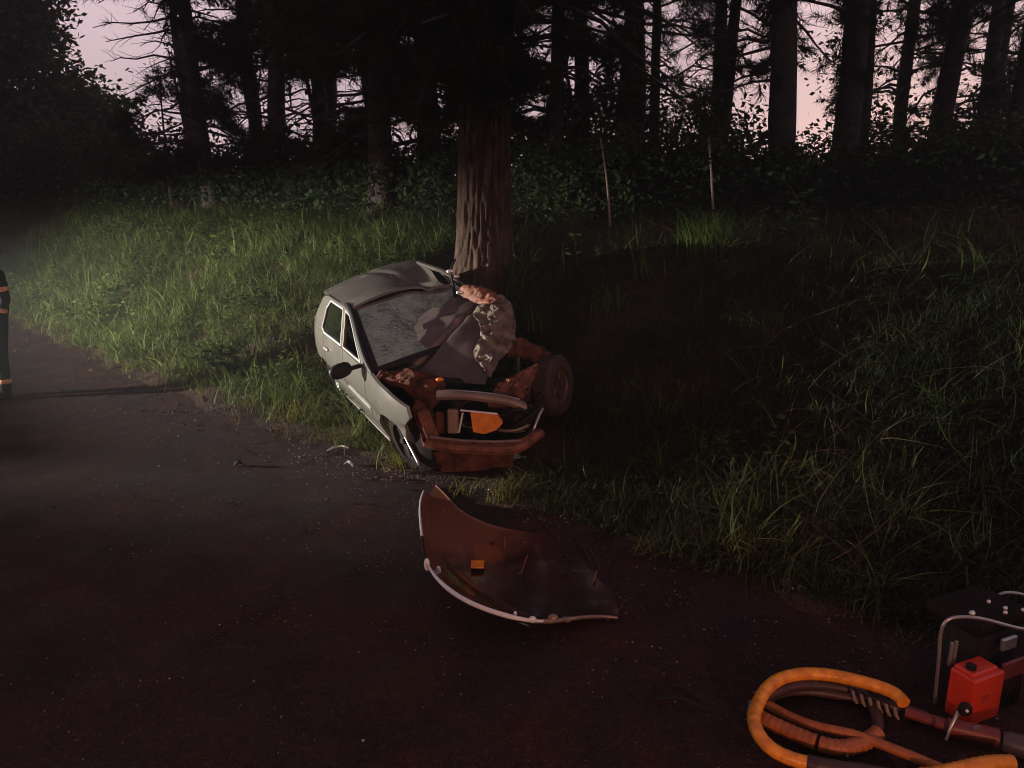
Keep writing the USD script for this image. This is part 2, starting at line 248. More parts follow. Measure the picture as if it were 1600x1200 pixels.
m_gloss = M_('glossy_soiled_panel', {'g': ('geometry', {}), 'n': ('noise_texture', {'scale': 3.0, 'detail': 5.0}), 'r': ('rgb_ramp', {'ramp': [(0.35, (0.012, 0.006, 0.006)), (0.7, (0.04, 0.015, 0.011))]}),
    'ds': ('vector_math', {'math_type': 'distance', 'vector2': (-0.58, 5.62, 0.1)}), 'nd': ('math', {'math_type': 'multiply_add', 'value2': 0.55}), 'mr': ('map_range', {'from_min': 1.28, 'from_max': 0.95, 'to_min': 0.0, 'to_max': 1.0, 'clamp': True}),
    'c': ('mix_color', {'b': (0.17, 0.058, 0.032)}), 'rg': ('map_range', {'from_min': 0.0, 'from_max': 1.0, 'to_min': 0.14, 'to_max': 0.42}),  # brown patch paints in the reflection of the car front
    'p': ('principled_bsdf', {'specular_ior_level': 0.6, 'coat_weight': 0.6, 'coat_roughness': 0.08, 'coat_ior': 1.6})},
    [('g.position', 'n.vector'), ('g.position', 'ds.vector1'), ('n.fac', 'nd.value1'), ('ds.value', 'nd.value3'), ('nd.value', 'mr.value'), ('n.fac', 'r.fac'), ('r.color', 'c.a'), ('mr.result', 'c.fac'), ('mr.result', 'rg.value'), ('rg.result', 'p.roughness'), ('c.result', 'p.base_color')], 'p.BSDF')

# ------------------------------------------------------------------ terrain: road, verge bank, wood floor
NV, UV = np.array([0.672, 0.741]), np.array([-0.741, 0.672])
CAR_T = np.array([-0.761, 7.702, 0.242]); CAR_S = 0.9
def rot(yaw, pitch, roll):
    c, s = math.cos, math.sin
    return (np.array([[c(yaw), -s(yaw), 0], [s(yaw), c(yaw), 0], [0, 0, 1]]) @ np.array([[c(pitch), 0, s(pitch)], [0, 1, 0], [-s(pitch), 0, c(pitch)]]) @ np.array([[1, 0, 0], [0, c(roll), -s(roll)], [0, s(roll), c(roll)]]))
CAR_R = rot(math.radians(-64.3), math.radians(1.4), math.radians(16.6))
CAR_M = np.eye(4); CAR_M[:3, :3] = CAR_R * CAR_S; CAR_M[:3, 3] = CAR_T
CAR_MI = np.linalg.inv(CAR_M)
def to_car(p): p = np.asarray(p, float); return p @ CAR_MI[:3, :3].T + CAR_MI[:3, 3]
def edge_s(x, y):
    u = x * UV[0] + y * UV[1]
    off = np.interp(u, [-30, 0.456, 1.74, 3.2, 4.84, 7.5, 10.2, 17.5, 60], [0.3, 0.3, 0.12, 0.12, 0.0, -0.12, -0.12, 0.35, 0.9])
    return x * NV[0] + y * NV[1] - 4.13 - off
def bank(x, y):
    x, y = np.asarray(x, float), np.asarray(y, float); s = edge_s(x, y)
    P = np.stack([x, y, np.zeros_like(x)], -1)
    z = 1.65 * sstep((s - 0.05) / 4.1) * (1 + 0.25 * fb(P, 0.5, 3, 3)) + 0.03 * np.maximum(s - 4, 0) ** 0.9
    amp = np.clip(s / 0.8, 0.15, 1)
    z = z + amp * (0.20 * fb(P, 0.9, 3, 1) + 0.12 * fb(P, 2.7, 3, 2)) + 0.05 * np.clip((s + 0.25) / 0.3, 0, 1) - 0.045 + 0.05 * fb(P, 4, 2, 8) * (s < 0.6)
    z = np.where(s < -0.28, -0.06, z)
    z = np.where(s < -7.6, 0.9 * sstep((-s - 7.6) / 3) - 0.02, z)
    # the wreck has dug itself in: keep the soil just under its floor
    L = to_car(np.stack([x, y, np.full_like(x, 0.5)], -1))
    q = np.maximum(np.abs(L[..., 0]) - 1.95, 0) ** 2 + np.maximum(np.abs(L[..., 1]) - 0.78, 0) ** 2
    k = np.exp(-q / 0.12)
    floor = np.maximum(CAR_T[2] + (CAR_R @ np.array([0, 1, 0]))[2] * L[..., 1] * CAR_S + 0.02, 0.0)
    z = np.where(s > -0.2, z * (1 - k) + np.minimum(z, floor) * k, z)
    r = np.hypot(x + 0.33, y - 9.35)
    return z + 0.16 * np.exp(-(r / 0.75) ** 2)
def zb(x, y): return np.maximum(bank(x, y), 0.0)
def axis_coords(lo, hi, step, far, n=14):
    a = np.arange(lo, hi + 1e-6, step); g = np.geomspace(step, far, n).cumsum()
    return np.r_[(lo - g)[::-1], a, hi + g]
gx, gy = axis_coords(-24, 9, 0.085, 90), axis_coords(1.5, 29, 0.085, 90)
X, Y = np.meshgrid(gx, gy, indexing='ij')
Zg = bank(X, Y)
nx_, ny_ = X.shape
i, j = np.meshgrid(np.arange(nx_ - 1), np.arange(ny_ - 1), indexing='ij')
q = np.stack([i * ny_ + j, (i + 1) * ny_ + j, (i + 1) * ny_ + j + 1, i * ny_ + j + 1], -1).reshape(-1, 4)
o = part(None, 'ground', trimesh.Trimesh(np.stack([X, Y, Zg], -1).reshape(-1, 3), np.vstack([q[:, [0, 1, 2]], q[:, [0, 2, 3]]]), process=False), m_soil, True); tag(o, 'red soil verge and bank rising from the road to the pine wood', kind='structure')
us = np.r_[np.linspace(-60, -8, 14), np.linspace(-7, 22, 60), np.linspace(24, 220, 30)]; ss = np.r_[np.linspace(-7.7, -0.5, 10), np.linspace(-0.4, 0.35, 6)]
U, S = np.meshgrid(us, ss, indexing='ij')
offs = np.interp(U, [-30, 0.456, 1.74, 3.2, 4.84, 7.5, 10.2, 17.5, 60], [0.3, 0.3, 0.12, 0.12, 0.0, -0.12, -0.12, 0.35, 0.9])
SS = S + 4.13 + offs
RX, RY = U * UV[0] + SS * NV[0], U * UV[1] + SS * NV[1]
n2 = len(ss); i, j = np.meshgrid(np.arange(len(us) - 1), np.arange(n2 - 1), indexing='ij')
q = np.stack([i * n2 + j, i * n2 + j + 1, (i + 1) * n2 + j + 1, (i + 1) * n2 + j], -1).reshape(-1, 4)
rm = trimesh.Trimesh(np.stack([RX, RY, np.zeros_like(RX)], -1).reshape(-1, 3), np.vstack([q[:, [0, 1, 2]], q[:, [0, 2, 3]]]), process=False)
if rm.face_normals[0][2] < 0: rm.invert()
o = part(None, 'road', rm, m_road); tag(o, 'dark worn asphalt road stained with red soil', kind='structure')

# ------------------------------------------------------------------ grass
def blade_clump(seed, n, h, spread, width, lean, segs=3, broad=False):
    r = np.random.default_rng(seed); V, Fc = [], []
    for k in range(n):
        a = r.uniform(0, 2 * np.pi); b0 = np.array([r.normal(0, spread), r.normal(0, spread), -0.03]); L = h * r.uniform(0.5, 1.15); le = lean * r.uniform(0.3, 1.3)
        d = np.array([math.cos(a), math.sin(a), 0]); sd = np.array([-d[1], d[0], 0]); w = width * r.uniform(0.6, 1.3)
        base = len(V)
        for sgm in range(segs + 1):
            t = sgm / segs; p = b0 + d * (le * L * t ** 2) + np.array([0, 0, 1]) * L * (t - 0.42 * le * t ** 2.4)
            ww = w * ((1 - t) ** 0.6 if not broad else math.sin(math.pi * min(0.98, 0.12 + 0.88 * t)) ** 0.8)
            if sgm < segs: V += [p - sd * ww / 2, p + sd * ww / 2]
            else: V += [p]
        for sgm in range(segs - 1):
            q0 = base + 2 * sgm; Fc += [[q0, q0 + 1, q0 + 3], [q0, q0 + 3, q0 + 2]]
        q0 = base + 2 * (segs - 1); Fc += [[q0, q0 + 1, q0 + 2]]
    return trimesh.Trimesh(np.array(V), np.array(Fc), process=False)
def weed(seed, n, h):
    """Small broad-leaved weed: leaves on short stems."""
    r = np.random.default_rng(seed); V, Fc = [], []
    for k in range(n):
        a, el = r.uniform(0, 2 * np.pi), r.uniform(0.1, 0.9); c = np.array([r.normal(0, 0.09), r.normal(0, 0.09), r.uniform(0.05, h)])
        d = np.array([math.cos(a) * math.cos(el), math.sin(a) * math.cos(el), math.sin(el) - 0.3]); sd = unit(np.cross(d, [0, 0, 1])); L = r.uniform(0.05, 0.09); w = L * 0.45
        b = len(V); V += [c, c + d * L * .5 + sd * w, c + d * L, c + d * L * .5 - sd * w]; Fc += [[b, b + 1, b + 2], [b, b + 2, b + 3]]
    return trimesh.Trimesh(np.array(V), np.array(Fc), process=False)
def instancer(name, label, protos, mats, P, rng, smin, smax, tilt=0.15, cat='grass', parent='/World', kind='stuff'):
    pi = UsdGeom.PointInstancer.Define(stage, numbered(parent, name)); base = str(pi.GetPath())
    UsdGeom.Scope.Define(stage, base + '/source')
    paths = []
    for k, (m, mt) in enumerate(zip(protos, mats)):
        pth = f'{base}/source/clump_{k + 1:03d}'; usdkit.mesh(stage, pth, m, mt); paths.append(pth)
    n = len(P); pi.CreatePrototypesRel().SetTargets(paths)
    pi.CreateProtoIndicesAttr(Vt.IntArray.FromNumpy(rng.integers(0, len(protos), n).astype(np.int32)))
    pi.CreatePositionsAttr(Vt.Vec3fArray.FromNumpy(np.asarray(P, np.float32)))
    a = rng.uniform(0, 2 * np.pi, n); tx, ty = rng.normal(0, tilt, n), rng.normal(0, tilt, n)
    quats = []
    for k in range(n):
        qd = (Gf.Rotation(Gf.Vec3d(1, 0, 0), math.degrees(tx[k])) * Gf.Rotation(Gf.Vec3d(0, 0, 1), math.degrees(a[k])) * Gf.Rotation(Gf.Vec3d(0, 1, 0), math.degrees(ty[k]))).GetQuat()
        quats.append(Gf.Quath(float(qd.GetReal()), *[float(x) for x in qd.GetImaginary()]))
    pi.CreateOrientationsAttr(Vt.QuathArray(quats))
    s = rng.uniform(smin, smax, n)[:, None] * np.array([1, 1, 1]) * np.stack([np.ones(n), np.ones(n), rng.uniform(0.8, 1.2, n)], 1)
    pi.CreateScalesAttr(Vt.Vec3fArray.FromNumpy(s.astype(np.float32)))
    return tag(pi.GetPrim(), label, cat, kind=kind)
rng = np.random.default_rng(7)
def scatter(n, xr, yr, keep):
    x, y = rng.uniform(*xr, n), rng.uniform(*yr, n)
    P = np.stack([x, y, zb(x, y)], 1); px = project(P)
    ok = (px[:, 0] > -160) & (px[:, 0] < 1760) & (px[:, 1] > 150) & (px[:, 1] < 1300) & (y > 1.5)
    s = edge_s(x, y); L = to_car(P)
    incar = (np.abs(L[:, 0]) < 1.95) & (np.abs(L[:, 1]) < 0.78)
    ok &= ~incar & (np.hypot(x + 0.33, y - 9.35) > 0.42)
    return P[ok & keep(P, s, px)]
def patch(P, sc, seed): return meshkit.fbm(np.c_[P[:, :2] * sc, np.zeros(len(P))], 3, seed)
def bare(P):     # churned red soil beside the wreck
    d = np.hypot((P[:, 0] - 1.05) / 1.1, (P[:, 1] - 7.9) / 1.2); return np.clip(1.3 - d, 0, 1)
near = lambda P: P[:, 1]
G1 = scatter(150000, (-27, 9), (2, 33), lambda P, s, px: (s > 0.12) & (s < 6.5) & (rng.random(len(s)) < np.where(P[:, 1] > 19, .5, 1) * np.clip(0.25 + 0.9 * patch(P, 0.8, 5), 0, 1) * (1 - 0.9 * bare(P)) * np.clip((s - 0.05) / 0.5, 0.12, 1) * np.where(P[:, 0] < 0.3, 1, 0.20)))
cl = [blade_clump(11 + k, (26, 20, 34, 14)[k], (0.26, 0.34, 0.17, 0.42)[k], (.07, .06, .09, .05)[k], (0.010, .013, .008, .015)[k], (0.75, .9, .8, 1.25)[k], (3, 4, 3, 5)[k]) for k in range(4)]
instancer('verge_grass', 'green grass covering the bank beside the road', cl, [m_grass] * 4, G1, rng, 0.5, 1.3, 0.28)
G2 = scatter(22000, (-27, 9), (2, 32), lambda P, s, px: (s > -0.05) & (s < 5.5) & (rng.random(len(s)) < np.where(s < 0.6, 0.9, 0.38) * (1 - 0.5 * bare(P)) * np.where((P[:, 0] > 0.5) & (s > .4), 0.2, np.where(P[:, 0] > .5, .6, 1))))
ds = [blade_clump(31 + k, 16, 0.24, 0.06, 0.007, 1.15) for k in range(3)]
instancer('dry_grass', 'thin straw coloured grass along the road edge', ds, [m_straw, m_yellow, m_straw], G2, rng, 0.5, 1.15, 0.3)
G1b = scatter(60000, (0.0, 9), (2, 12), lambda P, s, px: (s > 0.1) & (s < 6) & (rng.random(len(s)) < (0.35 + patch(P, 1.2, 15)) * (1 - .75 * bare(P))))
instancer('low_growth', 'low tangled grass and weeds darkened for shade on the bank right of the wreck', [blade_clump(131, 24, .13, .07, .009, 1.1), blade_clump(132, 30, .10, .09, .006, 1.4), blade_clump(133, 14, .2, .08, .007, 1.5, 4)], [m_leaf, m_leaf, m_dull], G1b, rng, .6, 1.3, .35)  # darker blade colours put the bank's shade into the grass
G3 = scatter(26000, (-27, 9), (2, 32), lambda P, s, px: (s > 0.5) & (s < 6) & (patch(P, 1.1, 9) > 0.5) & (rng.random(len(s)) < 0.55 * (1 - bare(P)) * np.where(P[:, 0] > .4, .12, 1)))
wd = [weed(51 + k, 26, 0.28) for k in range(3)]
instancer('verge_weeds', 'low broad leaved weeds among the grass of the bank', wd, [m_grass, m_tree_leaf, m_grass], G3, rng, 0.7, 1.4, cat='weeds')
G4 = scatter(1300, (0.4, 9), (2.5, 11), lambda P, s, px: (s > 0.25) & (s < 4.5) & (rng.random(len(s)) < 0.5))
lg = [blade_clump(71 + k, 5, 0.6, 0.08, 0.008, 1.5, 5) for k in range(3)]
instancer('fallen_stalks', 'long bent dry grass stalks over the dark bank', lg, [m_dull, m_litter, m_dull], G4, rng, 0.6, 1.3, 0.5)
G5 = scatter(30000, (-30, 14), (6, 33), lambda P, s, px: (s > 4.6) & (s < 9) & (rng.random(len(s)) < 0.5))
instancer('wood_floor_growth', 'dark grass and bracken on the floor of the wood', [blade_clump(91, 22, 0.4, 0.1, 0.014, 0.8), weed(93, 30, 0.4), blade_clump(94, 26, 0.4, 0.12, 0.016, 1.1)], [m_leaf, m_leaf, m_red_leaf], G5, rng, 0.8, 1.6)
# litter, gravel and glass at the road edge
def flake(seed, n, s, flat):
    r = np.random.default_rng(seed); ms = []
    for k in range(n):
        m = trimesh.creation.icosphere(0, 1.0); m.vertices *= np.array([1, r.uniform(.5, 1), flat]) * s * r.uniform(.5, 1.3); m.vertices += r.normal(0, s * .12, m.vertices.shape); m.apply_translation([r.normal(0, .06), r.normal(0, .06), s * flat * .6]); ms.append(m)
    return trimesh.util.concatenate(ms)
G6 = scatter(12000, (-14, 5), (1.5, 15), lambda P, s, px: (s > -0.9) & (s < 0.25) & (rng.random(len(s)) < 0.75 * np.exp(-np.abs(s + 0.05) / 0.25)))
instancer('edge_litter', 'dry leaves, straw and grit along the road edge', [flake(1, 5, .012, .5), blade_clump(99, 5, 0.12, 0.05, 0.006, 2.4), flake(2, 4, .018, .25)], [m_soil, m_straw, m_litter], G6, rng, 0.6, 1.4, 0.5, 'litter')
G7 = scatter(1500, (-5.5, 1.2), (4.0, 10), lambda P, s, px: (s > -1.6) & (s < 0.3) & (rng.random(len(s)) < 0.4 * np.exp(-np.hypot((P[:, 0] + 1.7), (P[:, 1] - 6.7)) / 1.6)))
gp_ = [np.c_[rng.normal(cx, sx, n_), rng.normal(cy, sy, n_)] for cx, cy, sx, sy, n_ in ((-1.75, 6.75, .28, .10, 90), (-1.1, 6.25, .25, .10, 60), (-3.3, 8.3, .8, .2, 70), (-6, 11, .9, .3, 40), (-.2, 5.9, .3, .12, 30), (.35, 5.35, .2, .06, 24))]
G7 = np.vstack([G7, *[np.c_[q_, zb(q_[:, 0], q_[:, 1]) + .006] for q_ in gp_], np.c_[rng.uniform(-3.5, 2, 45), rng.uniform(2.2, 8, 45), np.zeros(45) + .003]])
instancer('glass_fragments', 'small fragments of broken glass scattered on the road', [flake(5, 1, .007, .25), flake(6, 1, .010, .2)], [m_shard] * 2, G7, rng, 0.5, 1.2, 0.6, 'glass')
G8 = scatter(16000, (-7, 4), (1.6, 10), lambda P, s, px: (s > -5) & (s < -0.1) & (rng.random(len(s)) < 0.12 + .5 * np.exp(s / .5)))
instancer('road_grit', 'loose grit lying on the asphalt', [flake(8, 4, .006, .6), flake(9, 3, .009, .5)], [m_grit, m_soil], G8, rng, 0.4, 1.1, 0.4, 'grit')
def tuft(px, py, Y, h, n, label, mat, w=0.012, lean=0.7, seed=0, sp=0.07):
    p = at(px, py, Y); z = float(zb(p[0], p[1]))
    t = thing('grass_tuft', label, 'grass tuft', xf((p[0], p[1], z)))
    part(t, 'blades', blade_clump(200 + seed, n, h, sp, w, lean, 5), mat)
tuft(1100, 492, 8.6, 0.62, 150, 'tall bright green grass tuft on the crest right of the wreck', m_fresh, .012, .6, 1, .12)
tuft(1165, 486, 8.8, 0.5, 80, 'bright grass tuft just right of the tallest lit tuft', m_fresh, .011, .8, 2, .14)
tuft(985, 440, 9.4, 0.5, 60, 'thin grass tuft on the crest right of the thick pine trunk', m_fresh, .010, .6, 3, .1)
tuft(1325, 485, 8.2, 0.36, 60, 'dim grass tuft standing on the crest at the right', m_grass, .010, .6, 4, .1)
tuft(955, 520, 8.1, 0.40, 60, 'green leafy tuft between the wreck and the bright crest tufts', m_fresh, .012, .8, 5, .1)
tuft(840, 512, 8.3, 0.36, 60, 'fresh green tuft right beside the pale crumpled metal', m_fresh, .014, .8, 6, .09)
tuft(790, 778, 5.82, 0.26, 60, 'yellowish tuft in front of the crushed bumper beam', m_yellow, .009, .7, 7, .06)
tuft(722, 765, 5.95, 0.2, 30, 'small yellow tuft under the left end of the bumper beam', m_yellow, .008, .8, 8, .06)
tuft(468, 660, 8.0, 0.34, 90, 'yellow green tuft at the road edge left of the wreck', m_yellow, .012, .9, 9, .11)
tuft(512, 672, 7.75, 0.26, 60, 'low yellow green tuft close to the wreck rear door', m_yellow, .010, .9, 10, .09)
tuft(630, 722, 6.55, 0.25, 80, 'green tuft growing below the wreck front wing', m_yellow, .010, .8, 11, .08)
tuft(600, 690, 7.0, 0.25, 60, 'short green tuft below the wreck sill', m_grass, .010, .8, 12, .09)
tuft(1160, 895, 4.8, 0.26, 90, 'dry yellow tuft at the road edge above the orange hoses', m_yellow, .010, .8, 13, .08)
tuft(1205, 905, 4.7, 0.30, 20, 'few long bent blades beside the dry yellow tuft', m_straw, .007, 1.1, 14, .05)
tuft(915, 822, 5.5, 0.14, 40, 'small withered tuft above the detached car panel', m_straw, .008, 1.1, 15, .05)
tuft(1040, 838, 5.3, 0.16, 40, 'withered brown tuft between the detached panel and dry tuft', m_litter, .008, 1.0, 16, .05)
tuft(395, 520, 9.6, 0.42, 60, 'fresh green tuft on the lit bank left of the wreck', m_fresh, .014, .7, 17, .09)
tuft(470, 585, 8.6, 0.36, 70, 'bright green tuft beside the wreck rear corner', m_fresh, .014, .8, 18, .1)

# ------------------------------------------------------------------ trees
def needles(C, D, n, L, w, r, spread=1.0):
    """Bundles of needles: C tuft centres, D twig directions."""
    k = len(C); C = np.repeat(C, n, 0); D = np.repeat(D, n, 0); m = len(C)
    a = unit(r.normal(size=(m, 3))); d = unit(D * r.uniform(0.1, 1.2, (m, 1)) + spread * a + np.array([0, 0, -0.15]))
    s = unit(np.cross(d, r.normal(size=(m, 3)))); ln = L * r.uniform(.6, 1.2, (m, 1)); b = C + D * r.uniform(-.09, .09, (m, 1))
    V = np.stack([b - s * w / 2, b + s * w / 2, b + d * ln], 1).reshape(-1, 3)
    return trimesh.Trimesh(V, np.arange(3 * m).reshape(-1, 3), process=False)
def leaves(C, r, size, n, sp, flat=0.6):
    C = np.repeat(C, n, 0); m = len(C); c = C + r.normal(size=(m, 3)) * sp
    d = unit(r.normal(size=(m, 3)) * [1, 1, flat] + [0, 0, -.2]); s = unit(np.cross(d, r.normal(size=(m, 3)) + [0, 0, 1.5])); L = size * r.uniform(.6, 1.3, (m, 1))
    V = np.stack([c, c + d * L * .5 + s * L * .3, c + d * L, c + d * L * .5 - s * L * .3], 1).reshape(-1, 3); b = np.arange(m)[:, None] * 4
    return trimesh.Trimesh(V, np.vstack([b + [0, 1, 2], b + [0, 2, 3]]), process=False)
SKY_GAPS = [(215, 60, 60, 80), (255, 195, 48, 48), (190, 115, 38, 40), (480, 170, 62, 48), (325, 215, 34, 30), (330, 20, 50, 16), (420, 120, 22, 16), (680, 150, 24, 26), (640, 60, 18, 16), (850, 60, 22, 30), (830, 170, 24, 18), (1045, 110, 70, 75), (1268, 140, 34, 75), (1375, 100, 62, 85), (1025, 30, 60, 45), (1550, 70, 60, 45), (905, 110, 40, 30), (1160, 60, 40, 50), (1500, 130, 40, 50), (1270, 30, 30, 40), (1180, 150, 28, 40), (940, 30, 24, 30), (615, 210, 36, 26), (548, 140, 44, 34), (1480, 180, 34, 26), (1135, 150, 40, 40), (1410, 170, 40, 40), (150, 20, 22, 30), (395, 170, 40, 34), (1280, 60, 26, 40)]
def gap(P, r, soft=1.0):
    """1 where sky shows between the crowns."""
    px = project(P); k = np.zeros(len(P), bool); u = r.random(len(P))
    for (cx, cy, a, b) in SKY_GAPS:
        dd = ((px[:, 0] - cx) / a) ** 2 + ((px[:, 1] - cy) / b) ** 2
        k |= (dd < 1.0 * soft) & (u < np.where(dd < 0.6, np.where(px[:, 0] > 950, .74, .99), np.where(px[:, 0] > 950, 0.5, .85)))
    return k & (P[:, 1] > 3)
def pine(label, bx, by, rad, top, low, seed, dens=1.0, lean=(0, 0), L=2.0, mats=(None, None), far=False, zmax=11):
    r = np.random.default_rng(seed); bz = float(zb(bx, by)) - 0.1
    t = thing('pine_tree', label, 'pine tree', xf((bx, by, bz)))
    zs = np.linspace(0, top, 26); wob = np.stack([fb(np.c_[zs * .25, np.full(26, seed), np.zeros(26)], 1, 2, 4), fb(np.c_[zs * .25, np.full(26, seed + 9.5), np.zeros(26)], 1, 2, 5)], 1) * 0.35 * min(1, rad * 6)
    ax = np.c_[lean[0] * zs + wob[:, 0] - wob[0, 0], lean[1] * zs + wob[:, 1] - wob[0, 1], zs]; rr = rad * (1 - 0.75 * zs / top) * (1 + 0.35 * np.exp(-zs / .35))
    tm = tube(ax, rr, 14); tv = np.array(tm.vertices); c = np.interp(tv[:, 2], zs, ax[:, 0]), np.interp(tv[:, 2], zs, ax[:, 1])
    k = 1 + 0.35 * fb(np.c_[tv[:, 0] * 14, tv[:, 1] * 14, tv[:, 2] * 2.5], 1, 3, seed); tv[:, 0] = c[0] + (tv[:, 0] - c[0]) * k; tv[:, 1] = c[1] + (tv[:, 1] - c[1]) * k; tm.vertices = tv
    part(t, 'trunk', tm, m_farbark, True)
    br, TC, TD = [], [], []
    z = low
    while z < zmax:
        z += r.uniform(.07, .19) / dens
        a = r.uniform(0, 2 * np.pi); ln = L * r.uniform(.45, 1.1) * (1 - .3 * z / top); up = r.uniform(-.25, .35)
        p0 = np.array([np.interp(z, zs, ax[:, 0]), np.interp(z, zs, ax[:, 1]), z]); d = np.array([math.cos(a), math.sin(a), up])
        tt = np.linspace(0, 1, 6)[:, None]; path = p0 + d * ln * tt + np.array([0, 0, -.25 * ln]) * tt ** 2 + np.cumsum(r.normal(0, .035, (6, 3)), 0) * ln
        br.append(tube(path, np.linspace(.025, .006, 6) * (0.6 + ln * .4), 5, False))
        for s in range(int(5 + 5 * ln)):
            tq = r.uniform(.3, 1); b = np.array([np.interp(tq, tt[:, 0], path[:, c_]) for c_ in range(3)]); sd = unit(d * r.uniform(.3, 1) + r.normal(0, .6, 3)); sl = r.uniform(.15, .5)
            e = b + sd * sl
            TC += [e, b + sd * sl * .55]; TD += [sd, sd]
            if r.random() < .6: br.append(tube(np.array([b, (b + e) / 2 + r.normal(0, .02, 3), e]), [.007, .005, .003], 4, False))
    TC, TD = np.array(TC), np.array(TD); wp = TC + [bx, by, bz]
    ok = ~gap(wp, r)
    part(t, 'branches', br, m_twig)
    part(t, 'needles', needles(TC[ok], TD[ok], 30, .24, .013, r), m_needle)
    return t
# the hit tree, with furrowed bark plates modelled in the trunk
BX, BY = -0.33, 9.35; bz0 = float(zb(BX, BY)) - 0.25
big = thing('roadside_pine', 'thick pine trunk with furrowed red brown bark standing behind the wreck', 'pine tree', xf((BX, BY, bz0)))
zz = np.r_[np.linspace(0, 5.2, 210), np.linspace(5.4, 15, 30)]; th = np.linspace(0, 2 * np.pi, 150, endpoint=False)
ZZ, TH = np.meshgrid(zz, th, indexing='ij'); cyl = np.stack([np.cos(TH) * 3.3, np.sin(TH) * 3.3, ZZ], -1)
warp = fb(cyl * [1, 1, .8], 1.2, 3, 21)[..., None] * 1.1
rid = np.abs(fb((cyl + warp) * [1, 1, .34], 1.55, 2, 22)) * 2; rid2 = np.abs(fb((cyl + warp) * [1.3, 1.3, 1.2], 1.5, 2, 25)) * 2
plate = sstep(rid / 0.16) * (0.55 + 0.45 * sstep(rid2 / 0.10))
R0 = 0.30 * (1 - 0.045 * ZZ) + 0.13 * np.exp(-ZZ / .28) * (1 + .5 * np.cos(TH * 5 + 1)) + 0.05 * np.exp(-ZZ / .9)
Rr = R0 + 0.042 * plate - 0.03 + 0.016 * fb(cyl, 4, 3, 23)
V = np.stack([Rr * np.cos(TH) + 0.01 * ZZ, Rr * np.sin(TH), ZZ], -1).reshape(-1, 3); n = len(th)
i, j = np.meshgrid(np.arange(len(zz) - 1), np.arange(n), indexing='ij')
q = np.stack([i * n + j, i * n + (j + 1) % n, (i + 1) * n + (j + 1) % n, (i + 1) * n + j], -1).reshape(-1, 4)
part(big, 'trunk', trimesh.Trimesh(V, np.vstack([q[:, [0, 1, 2]], q[:, [0, 2, 3]]]), process=False), m_bark, True)
r = np.random.default_rng(5); br, TC, TD = [], [], []
for k in range(140):
    z = r.uniform(2.9, 10) if k > 46 else (r.uniform(2.7, 4.2) if k < 17 else r.uniform(2.15, 4.0)); a = r.uniform(0, 2 * np.pi) if k > 46 else (r.choice([math.pi, 0, -.5, math.pi + .5, -2.2, -1.4, -1.8]) + r.normal(0, .2) if k < 17 else r.uniform(-2.3, -.8))
    ln = r.uniform(1.2, 2.6) if not 17 <= k < 47 else r.uniform(.6, 1.3); d = np.array([math.cos(a), math.sin(a), r.uniform(-.2, .3)]); p0 = np.array([.01 * z, 0, z]) + d * .2; tt = np.linspace(0, 1, 7)[:, None]
    path = p0 + d * ln * tt + np.array([0, 0, -.3 * ln]) * tt ** 2 + np.cumsum(r.normal(0, .03, (7, 3)), 0) * ln
    br.append(tube(path, np.linspace(.04, .008, 7), 6, False))
    for s in range(int(6 + 7 * ln)):
        tq = r.uniform(.25, 1); b = np.array([np.interp(tq, tt[:, 0], path[:, c_]) for c_ in range(3)]); sd = unit(d + r.normal(0, .7, 3)); e = b + sd * r.uniform(.15, .5)
        TC += [e, (b + e) / 2]; TD += [sd, sd]
TC, TD = np.array(TC), np.array(TD); pj = project(TC + [BX, BY, bz0]); ok = ~gap(TC + [BX, BY, bz0], r) & ~((np.abs(pj[:, 0] - 760) < 55) & (pj[:, 1] > 205) & (TC[:, 1] < 0)) & (pj[:, 1] < 260)
part(big, 'branches', br, m_twig); part(big, 'needles', needles(TC[ok], TD[ok], 26, .2, .008, r), m_needle)

pines = [  # base px, depth, trunk width px, label, low crown, density, lean
    (1222, 13.2, 46, 'straight dark pine with the widest trunk right of the wreck', 2.2, .72, (-0.05, 0)),
    (1310, 13.8, 42, 'dark pine trunk next to the widest one, slightly leaning', 2.4, .65, (-0.03, 0)),
    (1455, 14.6, 34, 'dark pine trunk with a crooked side limb near the right', 2.2, .75, (-0.04, 0)),
    (1582, 14.0, 30, 'dark pine at the right edge of the picture', 2.0, .85, (-0.045, 0)),
    (965, 15.5, 22, 'slim pine right of the thick trunk, between two sky gaps', 2.0, 1.1, (0.02, 0)),
    (1120, 16.5, 20, 'slim pine with a tilted upper stem left of the widest dark trunk', 2.6, .8, (0.05, 0)),
    (865, 15.0, 24, 'slender pine just right of the thick roadside trunk', 1.8, 1.8, (0, 0)),
    (592, 14.5, 38, 'dark pine left of the thick roadside trunk', 1.6, 2.2, (0, 0)),
    (685, 17.0, 20, 'thin pine close behind the thick trunk on its left', 1.6, 2.2, (0, 0)),
    (440, 18.2, 30, 'dense dark pine between the wreck and the pink gap', 1.6, 2.4, (0, 0)),
    (328, 19.5, 26, 'pine with ragged branches reaching into the pink gap', 1.6, 2.2, (-.01, 0)),
    (1400, 19.0, 22, 'far thin pine seen between the two crooked ones', 2.2, .8, (0, 0)),
    (1020, 19.5, 18, 'far thin pine below the large sky gap right of centre', 2.0, .8, (0, 0)),
    (520, 22.5, 26, 'far dark pine behind the bank left of centre', 1.4, 2.0, (0, 0)),
    (780, 20.0, 24, 'far dark pine hidden behind the thick roadside trunk', 1.4, 1.3, (0, 0)),
    (1530, 19.5, 20, 'far slim pine left of the right edge pine', 1.8, 1.0, (0, 0)),
]
